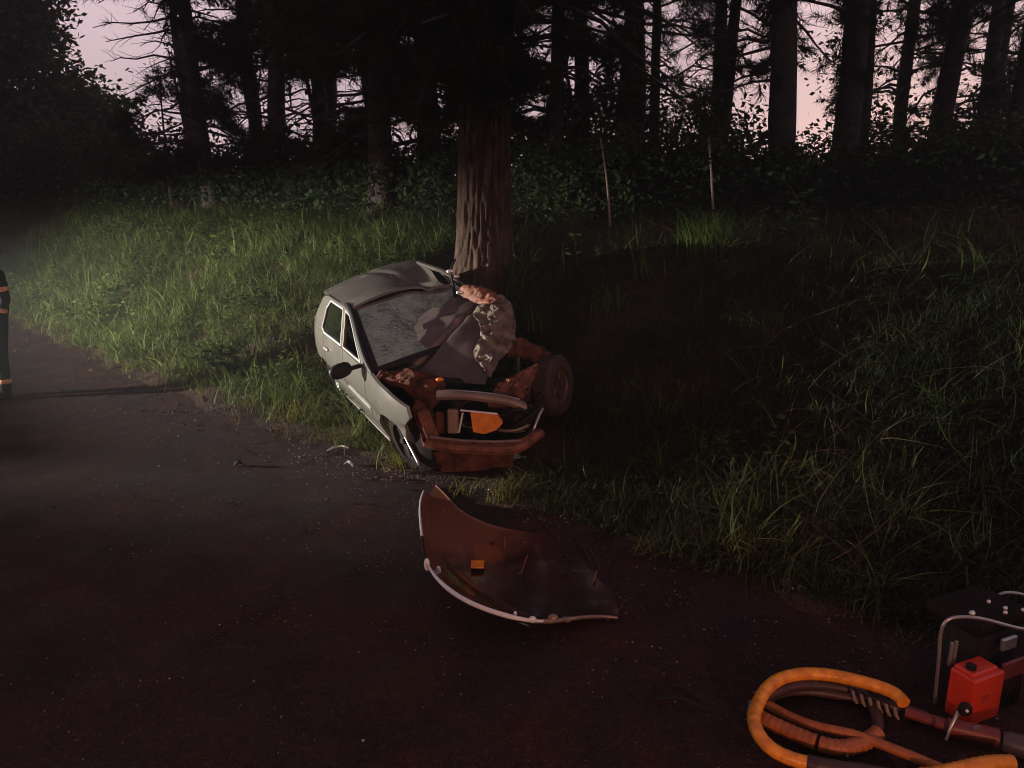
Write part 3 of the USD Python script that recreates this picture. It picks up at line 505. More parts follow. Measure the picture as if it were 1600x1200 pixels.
for k, (px, Yd, w, lab, low, dn, le) in enumerate(pines):
    p = at(px, 300, Yd); pine(lab, p[0], Yd, w / FPX * Yd / 2 / 1.05, 15 + (k % 3), low, 300 + k, dn, le, L=1.9 if Yd < 17 else 2.3, zmax=10.5)
# sapling with the bare top in the pink gap
p = at(266, 300, 20.0); pine('thin sapling pine standing alone in the pink sky gap', p[0], 20.0, .045, 3.6, 1.0, 377, 1.6, (0, 0), L=.7, zmax=3.3)
# broadleaved tree at the upper left
def broadleaf(name, label, base, blobs, seed, leafsize, nper, gaps=True, group=None):
    r = np.random.default_rng(seed); bz = float(zb(base[0], base[1])) - .1; t = thing(name, label, 'tree', xf((base[0], base[1], bz)), group)
    limbs = [tube(spline([(0, 0, 0), (.05, 0, 1.2), (.1, .1, 2.6), (0, 0, 4.5), (.2, 0, 7)], 20) * np.array([1, 1, max(1.0, max(b_[2] for b_ in blobs) / 7)]), np.linspace(.24, .07, 20), 10)]
    C = []
    for (cx, cy, cz, rx, rz, n) in blobs:
        limbs.append(tube(spline([(0.05, 0, max(.6, cz * .45)), (cx * .5, cy * .5, cz * .75), (cx, cy, cz)], 8), np.linspace(.08, .02, 8), 6))
        d = unit(r.normal(size=(n, 3))) * r.uniform(.35, 1.05, (n, 1)) ** .6; C.append(np.array([cx, cy, cz]) + d * [rx, rx, rz] * (1 + .5 * fb(d * 2 + seed, 1, 3)[:, None]))
    C = np.vstack(C); C = C[C[:, 2] > .15]
    if gaps: C = C[~gap(C + [base[0], base[1], bz], r)]
    part(t, 'trunk', limbs[0], m_farbark, True); part(t, 'limbs', limbs[1:], m_twig); part(t, 'leaves', leaves(C, r, leafsize, nper, .16), m_tree_leaf)
    return t
broadleaf('broadleaf_tree', 'large dark leafy tree filling the upper left corner', (at(-70, 300, 30)[0], 30.0), [(-2.34, 0.0, 4.29, 4.48, 3.9, 1320), (1.95, -0.58, 4.29, 3.31, 3.31, 1430), (0.2, 0.0, 8.19, 3.9, 3.7, 2200), (-3.9, 0.97, 10.14, 4.68, 4.29, 1760), (-1.75, 0.58, 12.48, 4.29, 3.9, 1430), (4.48, 0.39, 2.73, 2.54, 2.34, 880), (-6.63, -0.97, 5.07, 3.9, 3.9, 770), (2.34, 0.0, 6.63, 2.54, 2.34, 990), (4.6, 0.3, 2.2, 2.2, 2.0, 700)], 41, .24, 9)
und = [(300, 25.0), (400, 22.0), (500, 20.0), (580, 19.0), (660, 18.6), (735, 17.6), (900, 18.4), (985, 18.0), (1110, 18.8), (1330, 18.6), (1520, 18.7)]
for k, (px, Yd) in enumerate(und):
    b = at(px, 300, Yd); hh = (4.6 if px < 800 else 2.9) + .5 * math.sin(k * 2.3)
    broadleaf('understorey_tree', f'slim leafy understorey tree number {k + 1} from the left among the far pines' if 0 else ('leafy understorey tree among the far pines left of the thick trunk' if px < 760 else 'leafy understorey tree among the far pines right of the thick trunk'), (b[0], Yd),
              [(0, 0, hh * .45, .9, 1.0, 110), (.3, .2, hh * .75, 1.0, 1.0, 130), (-.3, 0, hh, 1.1, .9, 110 if px > 800 else 200)], 600 + k, .13, 7, group='understorey trees left' if px < 760 else 'understorey trees right')
# undergrowth
def shrub_parts(t, seed, mat, wide=1.0, tall=1.3, n=420):
    r = np.random.default_rng(seed); st, C = [], []
    for k in range(9):
        a = r.uniform(0, 2 * np.pi); e = np.array([math.cos(a) * wide * r.uniform(.2, .8), math.sin(a) * wide * r.uniform(.2, .8), tall * r.uniform(.6, 1.05)])
        st.append(tube(spline([(0, 0, -.1), e * [.3, .3, .5], e], 8), np.linspace(.022, .006, 8), 5, False)); k2 = n // 9; q = r.uniform(.25, 1.0, (k2, 1)); C.append(e * q ** [[.8, .8, 1.0]] + r.normal(0, .22, (k2, 3)) * [wide, wide, .8])
    C = np.vstack(C); C = C[C[:, 2] > .02]
    part(t, 'stems', st, m_twig); part(t, 'leaves', leaves(C, r, .10, 8, .09), mat)
protos = []
bushes = [(30, 29.5, 2.2, 0), (110, 26, 2.0, 1), (190, 23.5, 1.8, 2), (265, 21.5, 1.35, 0), (335, 20, 1.35, 1), (410, 18.2, 1.3, 2), (480, 17, 1.3, 0), (550, 15.9, 1.25, 1), (625, 15, 1.2, 2), (690, 14.2, 1.1, 0), (830, 12.9, 1.05, 1),
          (895, 12.2, 1.1, 2), (960, 12.0, 1.0, 0), (1030, 12.4, 1.0, 1), (1095, 11.8, .95, 2), (1165, 12.2, .95, 0), (1235, 11.9, .95, 1), (1305, 12.3, .9, 2), (1375, 11.9, 1.0, 0), (1440, 12.2, 1.05, 1), (1510, 11.9, 1.15, 2), (1590, 12.1, 1.2, 0),
          (150, 28, 2.6, 1), (300, 24, 1.4, 0), (420, 22, 1.4, 2), (560, 20, 1.2, 1), (700, 18, 1.1, 0), (-40, 31, 2.8, 2), (70, 31, 2.8, 1), (850, 17.5, 1.6, 2), (990, 16.5, 1.25, 1), (1100, 16, 1.3, 0), (1190, 16.2, 1.1, 2), (1270, 17, 1.0, 1), (1360, 16.5, 1.15, 0), (1490, 16, 1.4, 2), (1580, 16.5, 1.5, 1)]
for k, (px, Yd, sc, kd) in enumerate(bushes):
    p = at(px, 330, Yd); z = float(zb(p[0], Yd)) - .05
    side = 'left of the thick pine trunk' if px < 760 else 'right of the thick pine trunk'
    lab = f'dark leafy shrub in the {"front" if k < 22 else "rear"} row of undergrowth {side}'; grp = f'{"front" if k < 22 else "rear"} row shrubs {side}'
    Mx = xf((p[0], Yd, z), k * 1.7, sc)
    if kd == k and k < 3:
        t = thing('shrub', lab, 'shrub', Mx, grp); shrub_parts(t, 500 + k, [m_leaf, m_tree_leaf, m_leaf][k]); protos.append(t)
    else: copy_of(protos[kd], Mx, lab, 'shrub', grp)
def sapling(px, py0, py1, Yd, label, bend, seed):
    r = np.random.default_rng(seed); a, b = at(px[0], py0, Yd), at(px[1], py1, Yd); z = float(zb(a[0], a[1])); a[2] = z - .05
    t = thing('sapling', label, 'sapling', xf(a)); e = b - a
    part(t, 'stem', tube(spline([(0, 0, 0), e * .5 + [bend, 0, 0], e], 14), np.linspace(.02, .01, 14), 6), m_stem, True)
    C = e + r.normal(0, .22, (60, 3)); part(t, 'leaves', leaves(C, r, .08, 5, .06), m_leaf)
sapling((1119, 1106), 345, 195, 10.4, 'pale thin sapling stem leaning left on the crest below the slim pine', .01, 1)
sapling((955, 938), 330, 215, 10.8, 'pale thin bent stem right of the thick pine trunk', .03, 2)

# ------------------------------------------------------------------ the wrecked car (local frame: x forward, y left, z up)
car = thing('wrecked_car', 'silver car wrecked head on, tilted on the bank against the thick pine', 'car', CAR_M)
def YB(x, z):
    b = 0.84 - 0.10 * np.clip((0.55 - z) / 0.4, 0, 1) ** 2 - 0.085 * np.clip((z - 0.6) / 0.38, 0, 1) ** 2
    b = np.where(z > 0.97, 0.755 - (z - 0.97) * 0.44, b)
    return b - 0.24 * np.clip((x - 1.1) / 0.9, 0, 1) ** 2 - 0.20 * np.clip((-x - 1.4) / 0.65, 0, 1) ** 2 - 0.012 * np.sin(np.clip((z - 0.5) / 0.12, 0, 1) * np.pi) 
def side(sgn, off=0.0):
    def f(v):
        x, z, w = v[:, 0], v[:, 1], v[:, 2]
        y = YB(x, z) - 0.03 + w + off + 0.010 * fb(np.c_[x, z, np.zeros_like(x)], 2.5, 2, 3 if sgn < 0 else 4)
        return np.stack([x, sgn * y, z], 1)
    return f
arch = lambda x: Point(x, 0.30).buffer(0.335, 32)
P_ = Polygon
lo_f, lo_r = arch(1.25), arch(-1.25)
fender = P_([(0.735, .26), (0.735, .95), (0.95, .955), (1.35, .90), (1.70, .80), (1.72, .70), (1.60, .60), (1.52, .30), (1.2, .2), (0.9, .24)]).difference(lo_f)
fdoor = P_([(-0.135, .255), (-0.135, .965), (0.72, .95), (0.72, .26)])
rdoor = P_([(-0.95, .30), (-1.02, .97), (-0.15, .965), (-0.15, .255), (-0.86, .25)]).difference(arch(-1.25).buffer(.03))
quarter = P_([(-1.035, .975), (-0.965, .3), (-0.88, .25), (-1.6, .25), (-1.95, .32), (-2.02, .6), (-2.0, .88), (-1.9, 1.0), (-1.5, 1.02)]).difference(lo_r)
outline = P_([(0.86, .955), (0.5, 1.14), (0.10, 1.375), (-0.1, 1.41), (-0.9, 1.42), (-1.2, 1.33), (-1.62, 1.02), (-1.0, .98), (-0.14, .972)])
fwin = P_([(0.56, .985), (0.24, 1.19), (0.02, 1.325), (-0.14, 1.345), (-0.14, .985)]); rwin = P_([(-0.24, .985), (-0.24, 1.35), (-0.80, 1.35), (-0.98, 1.25), (-1.12, 1.02), (-1.0, .985)])
frame = outline.difference(fwin.buffer(.005)).difference(rwin.buffer(.005))
for sg in (-1, 1):
    f = side(sg)
    if sg < 0: part(car, 'front_wing', sheet(fender, .03, f, .05), m_silver, 35)
    part(car, 'front_door', sheet(fdoor, .03, f), m_silver, 35); part(car, 'rear_door', sheet(rdoor, .03, f), m_silver, 35)
    part(car, 'rear_quarter', sheet(quarter, .03, f, .05), m_silver, 35); part(car, 'window_frame', sheet(frame, .03, f, .05), m_silver, 35)
    part(car, 'rear_window', sheet(rwin, .006, side(sg, .008)), m_side_glass, label='dusty grey side window of the rear door')
    tr = LineString(list(rwin.exterior.coords)).buffer(.009).union(LineString(list(fwin.exterior.coords)).buffer(.007))
    part(car, 'window_trim', sheet(tr, .01, side(sg, .028), .05), m_chrome, 30)
    part(car, 'sill', sheet(P_([(-0.9, .19), (-0.9, .245), (0.88, .245), (0.88, .19)]), .045, side(sg), .08), m_silver, 35)
    part(car, 'sill_trim', sheet(LineString([(-.9, .218), (.88, .218)]).buffer(.011), .012, side(sg, .045), .08), m_chrome, 30)
    part(car, 'door_moulding', sheet(LineString([(-.12, .56), (.70, .55)]).buffer(.014), .012, side(sg, .028), .06), m_chrome, 30)
    for hx in (-0.03, -0.84):
        hy = float(YB(np.array(hx), np.array(.84)))
        part(car, 'door_handle', rbox((.17, .03, .03), .012, (hx, sg * (hy + .018), .84)), m_chrome, 30)
        part(car, 'handle_recess', trimesh.creation.icosphere(2, .03).apply_scale([1.6, .15, 1]).apply_translation([hx, sg * (hy + .002), .83]), m_black, True)
# mirrors
def mirror(sg):
    y = .82
    m = trimesh.creation.icosphere(3, 1.0); v = m.vertices; v = np.sign(v) * np.abs(v) ** .8; m.vertices = v * [.055, .115, .075]; m.apply_translation([.60, sg * (y + .15), .985])
    h = part(car, 'wing_mirror', m, m_black, True); part(h, 'mirror_arm', bar((.62, sg * (y - .06), .965), (.61, sg * (y + .08), .975), .05, .04, .015), m_black, 30)
    part(h, 'mirror_glass', trimesh.creation.icosphere(2, 1.0).apply_scale([.006, .10, .062]).apply_translation([.553, sg * (y + .15), .985]), m_chrome, True)
mirror(-1)
# roof, crushed down at its left front corner
def roof_fn(v):
    x, y, w = v[:, 0], v[:, 1], v[:, 2]; hw = .585
    z = 1.395 + .045 * (1 - (y / hw) ** 2) - .035 * np.clip(x + .2, 0, 1) ** 1.5 * 1.6 - .09 * np.clip(-x - .8, 0, 1) ** 1.6
    d = np.exp(-(((x + .1) / .5) ** 2 + ((y - .55) / .42) ** 2)); z = z - .15 * d + .03 * fb(np.c_[x, y, x * 0], 3, 3, 6) * (y > -.1) * np.clip((y + .1) * 3, 0, 1)
    z = z - .06 * np.exp(-((y - .16 - .25 * (x + .5)) / .05) ** 2) * np.clip((y + .3), 0, 1)
    return np.stack([x + .05 * d, y - .10 * d, z + w], 1)
part(car, 'roof', sheet(P_([(.10, -.585), (.135, 0), (.10, .585), (-.6, .60), (-1.16, .57), (-1.2, 0), (-1.16, -.57), (-.6, -.60)]), .025, roof_fn, .06), m_silver, 40)
part(car, 'roof_gutter', tube([(.10, -.575, 1.385), (-.3, -.592, 1.412), (-.8, -.592, 1.415), (-1.15, -.57, 1.36)], .010, 6), m_black, True)
def screen_fn(v):
    u, t, w = v[:, 0], v[:, 1], v[:, 2]     # u across -1..1, t up 0..1
    hw = .70 - .15 * t; x = .90 - .80 * t + .07 * (1 - u ** 2) * (1 - .5 * t); z = .945 + .425 * t; y = u * hw
    d = np.exp(-((u - .75) ** 2 / .25 + (t - .8) ** 2 / .3)); e = np.exp(-((u - .15) ** 2 / .3 + (t - .35) ** 2 / .1))
    z = z - .14 * d - .05 * e + .018 * fb(np.c_[u * 2, t, t * 0], 3, 3, 12); x = x + .03 * d - .05 * e
    return np.stack([x, y, z + w], 1)
part(car, 'windscreen', sheet(P_([(-.97, .01), (0, .0), (.97, .01), (.97, .98), (0, .99), (-.97, .98)]), .005, screen_fn, .05), m_screen, 60, 'shattered greenish windscreen sagging inwards')
part(car, 'windscreen_seal', sheet(LineString([(-.99, .995), (-.99, .0), (.99, .0)]).buffer(.035), .014, lambda v: screen_fn(v) + [0, 0, .004], .06), m_black, 30)
part(car, 'windscreen_pillar', tube(spline([(.93, -.735, .935), (.55, -.685, 1.15), (.12, -.585, 1.382), (-.1, -.57, 1.405)], 14), .033, 8), m_black, True)
part(car, 'windscreen_pillar', tube(spline([(.90, .735, .94), (.55, .66, 1.10), (.2, .54, 1.24)], 12), .033, 8), m_silver, True)
part(car, 'windscreen_top_rail', tube(screen_fn(np.c_[np.linspace(-.98, .98, 16), np.full(16, 1.0), np.full(16, .0)]), .022, 7), m_hood, True)
part(car, 'rear_screen', grid_sheet(lambda u, v: np.stack([-1.18 - .45 * u, (v - .5) * (1.08 + .2 * u), 1.36 - .34 * u + .03 * np.sin(v * np.pi)], -1), 6, 8, .005), m_side_glass)
part(car, 'boot_lid', grid_sheet(lambda u, v: np.stack([-1.60 - .42 * u + .05 * np.cos((v - .5) * 3), (v - .5) * (1.42 - .2 * u), 1.03 - .06 * u + .03 * np.sin(v * np.pi)], -1), 8, 10, .02), m_silver, 40)
part(car, 'rear_panel', grid_sheet(lambda u, v: np.stack([-2.0 - .06 * np.sin(v * np.pi) + .06 * u, (v - .5) * 1.25, .96 - .7 * u], -1), 6, 10, .02), m_silver, 40)
part(car, 'rear_bumper', rbox((.14, 1.35, .2), .05, (-2.02, 0, .42)), m_silver, 40)
# cabin
part(car, 'floor_pan', box((2.9, 1.3, .05), (-.3, 0, .24)), m_black)
part(car, 'dashboard', rbox((.42, 1.3, .24), .06, (.62, 0, .80)), m_darkin, 30)
for y in (-.34, .34):
    s = part(car, 'seat', rbox((.5, .48, .16), .06, (-.15, y, .46)), m_darkin, 30); part(s, 'seat_back', rbox((.14, .48, .6), .06, (-.45, y, .80), trimesh.transformations.rotation_matrix(-.25, [0, 1, 0])), m_darkin, 30)
    part(s, 'headrest', rbox((.1, .26, .18), .04, (-.54, y, 1.18)), m_darkin, 30)
part(car, 'rear_bench', rbox((.5, 1.2, .5), .08, (-1.1, 0, .62)), m_darkin, 30)
def bag(u, v):
    a, b = (u - .5) * 2, (v - .5) * 2; return np.stack([.60 - .16 * b + .02 * a, .02 + .34 * a + .05 * b, 1.035 + .16 * (1 - a * a) * .5 + .02 * a + .07 * b + .04 * fb(np.stack([a, b, a * 0], -1), 4, 3, 2)], -1)
part(car, 'airbag', grid_sheet(bag, 26, 16, .02), m_bag, True)
# wheels
def wheel(c, axis, R, w, name, tm, rm, parent=car, label=None):
    axis = unit(axis); prof = [(R * .62, -w / 2), (R * .9, -w / 2), (R, -w / 2 + .03), (R, w / 2 - .03), (R * .9, w / 2), (R * .62, w / 2), (R * .60, 0), (R * .62, -w / 2)]
    t = trimesh.creation.revolve(np.array(prof), sections=40); T = trimesh.geometry.align_vectors([0, 0, 1], axis); T[:3, 3] = c; t.apply_transform(T)
    o = part(parent, name, t, tm, 30, label)
    disc = trimesh.creation.revolve(np.array([(0, -.02), (R * .58, -.05), (R * .62, -w * .42), (R * .62, w * .42), (R * .56, w * .30), (R * .28, w * .22), (.0, w * .26)]), sections=30); disc.apply_transform(T)
    rp = part(o, 'rim', disc, rm, 30)
    for k in range(5):
        a = k * 2 * np.pi / 5; sp = rbox((R * .34, .05, .03), .012, (R * .36, 0, w * .30)); sp.apply_transform(trimesh.transformations.rotation_matrix(a, [0, 0, 1])); sp.apply_transform(T); part(o, 'spoke', sp, rm, 30)
wheel(np.array([1.25, -.66, .31]), np.array([.10, -1, 0]), .30, .19, 'front_wheel', m_rubber, m_darkin)
wheel(np.array([-1.25, -.70, .31]), np.array([0, -1, 0]), .30, .19, 'rear_wheel', m_rubber, m_steel)
wheel(np.array([-1.25, .70, .31]), np.array([0, 1, 0]), .30, .19, 'rear_wheel', m_rubber, m_steel)
wl = to_car(at(864, 602, 6.75)); wa = CAR_R.T @ unit(np.array([.93, -.50, .12])); wheel(wl, wa, .30, .19, 'front_wheel', noisy('soiled_tyre', (.016, .011, .009), (.05, .024, .016), 9, .8), noisy('soiled_rim', (.03, .018, .014), (.10, .06, .042), 12, .5, .3), label='soil covered front wheel knocked sideways')

# the crushed front, built in world coordinates and brought into the car's frame
def wpart(name, mesh, mat, smooth=False, label=None, parent=None):
    if isinstance(mesh, list): mesh = trimesh.util.concatenate(mesh)
    mesh = mesh.copy(); mesh.vertices = to_car(mesh.vertices); return part(parent or car, name, mesh, mat, smooth, label)
def quad(A, B, C, D, nu=24, nv=20, thick=.006, amp=0.0, freq=6, seed=0, bulge=0.0, dirn=(0, -1, .5), fold=None):
    A, B, C, D = [np.asarray(x, float) for x in (A, B, C, D)]; dirn = unit(np.array(dirn))
    def f(u, v):
        P = (A * (1 - u)[..., None] + B * u[..., None]) * (1 - v)[..., None] + (D * (1 - u)[..., None] + C * u[..., None]) * v[..., None]
        k = bulge * np.sin(u * np.pi) * np.sin(v * np.pi) + amp * (fb(P, freq, 4, seed) + .6 * np.abs(fb(P, freq * 1.7, 2, seed + 5)))
        if fold is not None: k = k + fold(u, v)
        return P + k[..., None] * dirn + amp * .5 * np.stack([fb(P, freq, 3, seed + 1), fb(P, freq, 3, seed + 2), fb(P, freq, 3, seed + 3)], -1)
    return grid_sheet(f, nu, nv, thick)
# bonnet folded up over the engine
bon = wpart('bonnet', quad(at(577, 588, 6.75), at(758, 600, 6.42), at(797, 478, 7.05), at(712, 458, 7.4), 40, 34, .008, .05, 2.2, 31, .10, (-.1, -.5, .9),
    lambda u, v: -.05 * np.exp(-((u - .3 - .35 * v) / .04) ** 2) + .04 * np.exp(-((v - .55 - .2 * u) / .05) ** 2)), m_hood, 40, 'bonnet darkened for the mirrored trees, folded back against the windscreen')
def crumple(pxa, pxb, Ya, Yb, name, mat, amp, seed, label=None, freq=7, nu=46, nv=24, lift=.1, sm=30):
    """A torn strip between two pixel polylines, crumpled."""
    a = spline(np.array([at(x, y, Ya + (Yb - Ya) * k / (len(pxa) - 1)) for k, (x, y) in enumerate(pxa)]), nu); b = spline(np.array([at(x, y, Ya + (Yb - Ya) * k / (len(pxb) - 1) + .12) for k, (x, y) in enumerate(pxb)]), nu)
    def f(u, v):
        P = a[:, None] * (1 - v)[..., None] + b[:, None] * v[..., None]; n = amp * (np.abs(fb(P, freq, 4, seed)) * 2.4 + fb(P, freq * 2.3, 3, seed + 4) * .8) + lift * np.sin(v * np.pi) ** .7
        return P + n[..., None] * unit(np.array([.1, -.8, .45])) + amp * .8 * np.stack([fb(P, freq * 1.5, 3, seed + 1), fb(P, freq * 1.5, 3, seed + 2), fb(P, freq * 1.5, 3, seed + 3)], -1)
    return wpart(name, grid_sheet(f, nu, nv, .006), mat, sm, label)
crumple([(748, 476), (744, 498), (752, 518), (740, 545), (748, 566), (757, 592)], [(782, 462), (799, 478), (806, 505), (804, 535), (788, 558), (768, 592)], 6.95, 6.35, 'bonnet_edge', m_pale, .085, 61, 'pale crumpled edge of the bonnet', 6.2, 80, 40, .03, 20)
crumple([(716, 458), (735, 470), (765, 482)], [(728, 446), (762, 452), (786, 470)], 7.25, 6.95, 'bonnet_fold', m_rust, .06, 67, 'red brown creased fold at the bonnet top')
crumple([(588, 592), (620, 606), (650, 630), (660, 655)], [(600, 574), (645, 578), (690, 590), (700, 620)], 6.5, 6.2, 'engine_bay_panel', m_dirt, .10, 71, 'soil caked crumpled inner wing on the road side')
crumple([(760, 640), (800, 636), (830, 612)], [(775, 600), (800, 588), (838, 566)], 6.25, 6.45, 'engine_bay_panel', m_rust, .08, 75, 'red brown crumpled inner wing on the bank side')
crumple([(640, 640), (655, 672), (662, 700)], [(660, 622), (682, 650), (686, 690)], 6.15, 6.1, 'headlight_bracket', m_dirt, .06, 79)
crumple([(795, 560), (830, 570), (850, 590)], [(790, 520), (835, 540), (865, 556)], 6.7, 6.8, 'inner_wheel_arch', m_dirt, .08, 83, freq=6)
wpart('engine_block', [rbox((.95, .4, .42), .05, at(742, 632, 6.75)), rbox((.3, .3, .2), .04, at(700, 605, 6.6)), rbox((.26, .2, .16), .04, at(800, 650, 6.5))], m_black, 30)
wpart('radiator', quad(at(672, 690, 6.42), at(838, 684, 6.42), at(828, 612, 6.45), at(668, 610, 6.45), 20, 12, .03, .03, 6, 3, 0, (0, -1, 0)), m_black, 30)
wpart('upper_crossmember', [tube(spline([at(684, 618, 6.1), at(715, 617, 6.08), at(760, 621, 6.07), at(795, 627, 6.08), at(818, 636, 6.12)], 20), .058, 10, True, .7)], m_beam, 30)
wpart('crossmember_flange', tube(spline([at(690, 611, 6.1), at(760, 614, 6.06), at(812, 624, 6.1)], 12), .012, 6, True, .5), m_steel, 30)
beam = wpart('bumper_beam', [tube(spline([at(667, 690, 6.0), at(700, 697, 5.98), at(760, 701, 5.97), at(812, 697, 5.97), at(832, 684, 6.0), at(846, 676, 6.04)], 26), np.r_[np.full(20, .066), np.linspace(.066, .05, 6)], 8, True, .75)], m_rust, 30, 'red brown crash beam bent up at its right end')
wpart('beam_ledge', tube(spline([at(672, 682, 5.95), at(760, 690, 5.92), at(815, 688, 5.92)], 14), .020, 6, True, .5), m_beam, 30, parent=beam)
for (x, y) in ((741, 698), (766, 698), (790, 697)): wpart('bolt_hole', trimesh.creation.icosphere(1, .014).apply_scale([1.4, .5, .8]).apply_translation(at(x, y - 6, 5.925)), m_black, True, parent=beam)
wpart('lower_apron', quad(at(690, 738, 5.99), at(800, 730, 6.0), at(806, 706, 6.02), at(678, 706, 6.0), 26, 12, .006, .05, 9, 13, .02, (0, -1, 0)), m_dirt, 30)
wpart('front_post', rbox((.10, .06, .26), .015, at(669, 664, 6.03), trimesh.transformations.rotation_matrix(-.35, [0, 1, 0])), m_rust, 30)
wpart('front_post', rbox((.09, .06, .20), .015, at(708, 658, 6.03)), m_beam, 30)
wpart('front_post', rbox((.07, .06, .18), .015, at(688, 660, 6.1)), m_dirt, 30)
wpart('support_rod', tube([at(717, 676, 5.98), at(723, 645, 5.98)], .008, 6), m_white, True)
wpart('grille_trim', bar(at(719, 641, 5.95), at(778, 647, 5.95), .014, .014, .005), m_white, 30, 'thin white trim strip above the amber lamp')
ap = [(737, 644), (776, 648), (784, 659), (775, 669), (757, 675), (741, 672)]
A0 = at(760, 658, 6.02)
am = trimesh.creation.extrude_polygon(Polygon([(at(x, y, 6.02)[0] - A0[0], at(x, y, 6.02)[2] - A0[2]) for x, y in ap]).buffer(.008), .06, engine='earcut'); am.vertices = np.c_[am.vertices[:, 0], -am.vertices[:, 2] + .03, am.vertices[:, 1]] + A0; trimesh.repair.fix_normals(am)
wpart('amber_lamp', am, m_amber, 30, 'orange lens exposed in the crushed front')
for k, pts in enumerate(([(790, 655, 6.1), (812, 640, 6.05), (828, 650, 6.1), (838, 676, 6.15)], [(800, 668, 6.1), (822, 655, 6.02), (840, 640, 6.1), (850, 620, 6.3)], [(780, 672, 6.1), (806, 672, 6.05), (826, 664, 6.1)], [(830, 690, 6.1), (838, 660, 6.1), (848, 638, 6.2)])):
    wpart('torn_hose', tube(spline([at(*q_) for q_ in pts], 16), .014 if k else .02, 7), [m_black, m_darkin, m_beam, m_steel][k], True)
wpart('headlight_bucket', [rbox((.16, .12, .15), .03, at(818, 652, 6.15), trimesh.transformations.rotation_matrix(.5, [0, 1, 0]))], m_darkin, 30)
wpart('indicator_bulb', trimesh.creation.icosphere(2, .022).apply_scale([1.5, 1, .8]).apply_translation(at(687, 593, 6.25)), m_amber, True)
wpart('wing_edge', tube(spline([at(627, 672, 6.3), at(640, 696, 6.15), at(656, 727, 6.0)], 12), np.linspace(.010, .016, 12), 6, True), m_silver, True, 'thin bright remaining edge of the front wing')
wpart('torn_liner', quad(at(656, 737, 6.0), at(690, 730, 5.98), at(672, 655, 6.15), at(628, 662, 6.32), 14, 18, .008, .04, 8, 23, .03, (.2, -1, 0)), m_rubber, 30)
rq = np.random.default_rng(77)
for k in range(34):
    x, y = rq.uniform(655, 842), rq.uniform(602, 690); Yd = 6.22 + .25 * rq.random(); a = at(x, y, Yd); dv = rq.normal(size=3) * [1, .4, .7]; e = a + unit(dv) * rq.uniform(.05, .16)
    if k % 3: wpart('torn_bracket', bar(a, e, rq.uniform(.012, .035), rq.uniform(.004, .012), .002), [m_dirt, m_black, m_beam, m_rust, m_darkin][k % 5], 30)
    else: wpart('loose_wire', tube(spline([a, (a + e) / 2 + rq.normal(0, .04, 3), e + rq.normal(0, .03, 3)], 10), .005, 5), [m_black, m_rust, m_black][k // 3 % 3], True)
for k in range(9): wpart('radiator_fin', bar(at(672 + 0 * k, 640 + 5 * k, 6.375), at(826, 642 + 5 * k, 6.375), .012, .006, .002), m_darkin)
wpart('door_pillar_shard', tube(spline([at(712, 470, 7.35), at(708, 445, 7.4), at(705, 424, 7.5), at(712, 405, 7.6)], 10), np.linspace(.035, .014, 10), 6, True, .5), m_darkin, 30)
for (x, y, Yd, s_) in ((704, 424, 7.4, .03), (714, 432, 7.4, .02), (719, 457, 7.1, .028)): wpart('bright_fragment', trimesh.creation.icosphere(1, s_).apply_scale([1.3, .5, .7]).apply_translation(at(x, y, Yd)), m_chrome)

# ------------------------------------------------------------------ detached panel on the road
def gp(x, y, z=0.0): return gz(x, y, z)
outer = spline([gp(662, 768, .10), gp(656, 800, .16), gp(660, 845, .19), gp(672, 890, .19), gp(712, 930, .18), gp(770, 957, .17), gp(830, 971, .14), gp(890, 968, .08), gp(965, 966, .03)], 60)
inner = spline([gp(680, 757, .02), gp(705, 782, .02), gp(735, 806, .02), (gp(770, 820, .02)), gp(820, 830, .02), gp(870, 838, .02), gp(910, 865, .02), gp(945, 905, .02), gp(968, 962, .02)], 60)
def shell(u, v):
    P = outer[:, None] * (1 - v)[..., None] + inner[:, None] * v[..., None]
    P = P + np.array([0, 0, 1.0]) * (-(outer[:, None, 2:3] - .03) * np.clip(np.sin(np.clip(v * 3.2, 0, 1) * np.pi / 2), 0, 1)[..., None] * (1 - v)[..., None] ** .5)
    P[..., 2] = np.maximum(P[..., 2], .012) + .006 * fb(P, 3, 2, 9) * (v > .1); return P
panel = thing('car_panel', 'glossy dark curved car panel with pale rim lying on the road before the wreck', 'car panel')
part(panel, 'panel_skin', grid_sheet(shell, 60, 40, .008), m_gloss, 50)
rt = outer + [0, 0, .004]
part(panel, 'rim', tube(rt[:22], np.linspace(.006, .009, 22), 6), m_white, True); part(panel, 'rim', tube(rt[29:50] + [0, 0, .002], np.r_[np.linspace(.005, .014, 8), np.full(8, .014), np.linspace(.014, .008, 5)], 7), m_white, True, 'wide pale trim along the near edge')
part(panel, 'rim', tube(rt[21:31], .007, 6), m_darkin, True, 'dark part of the panel rim'); part(panel, 'rim', tube(rt[49:], np.linspace(.014, .007, 11), 6), m_beam, True, 'dirty brown end of the panel rim')
part(panel, 'trim_splinter', tube([gp(748, 948, .1), gp(790, 962, .08), gp(826, 978, .05)], [.006, .012, .003], 6), m_steel, True)
for (x, y, z, sx, sz, mt) in ((667, 882, .19, .018, .042, m_white), (685, 891, .12, .016, .028, m_white), (832, 968, .15, .022, .02, m_white), (864, 966, .12, .03, .025, m_beam), (805, 960, .16, .01, .02, m_white), (884, 968, .08, .03, .015, m_stem)):
    part(panel, 'clip', trimesh.creation.icosphere(2, 1.0).apply_scale([sx, sx * .7, sz]).apply_translation(gp(x, y, z)), mt, True)
part(panel, 'marker_lens', rbox((.085, .10, .012), .005, gp(746, 882, .04)), m_amber, 30, 'orange square painted in as the mirrored amber lens on the dark panel')  # amber square put in as the car lens mirrored in the panel
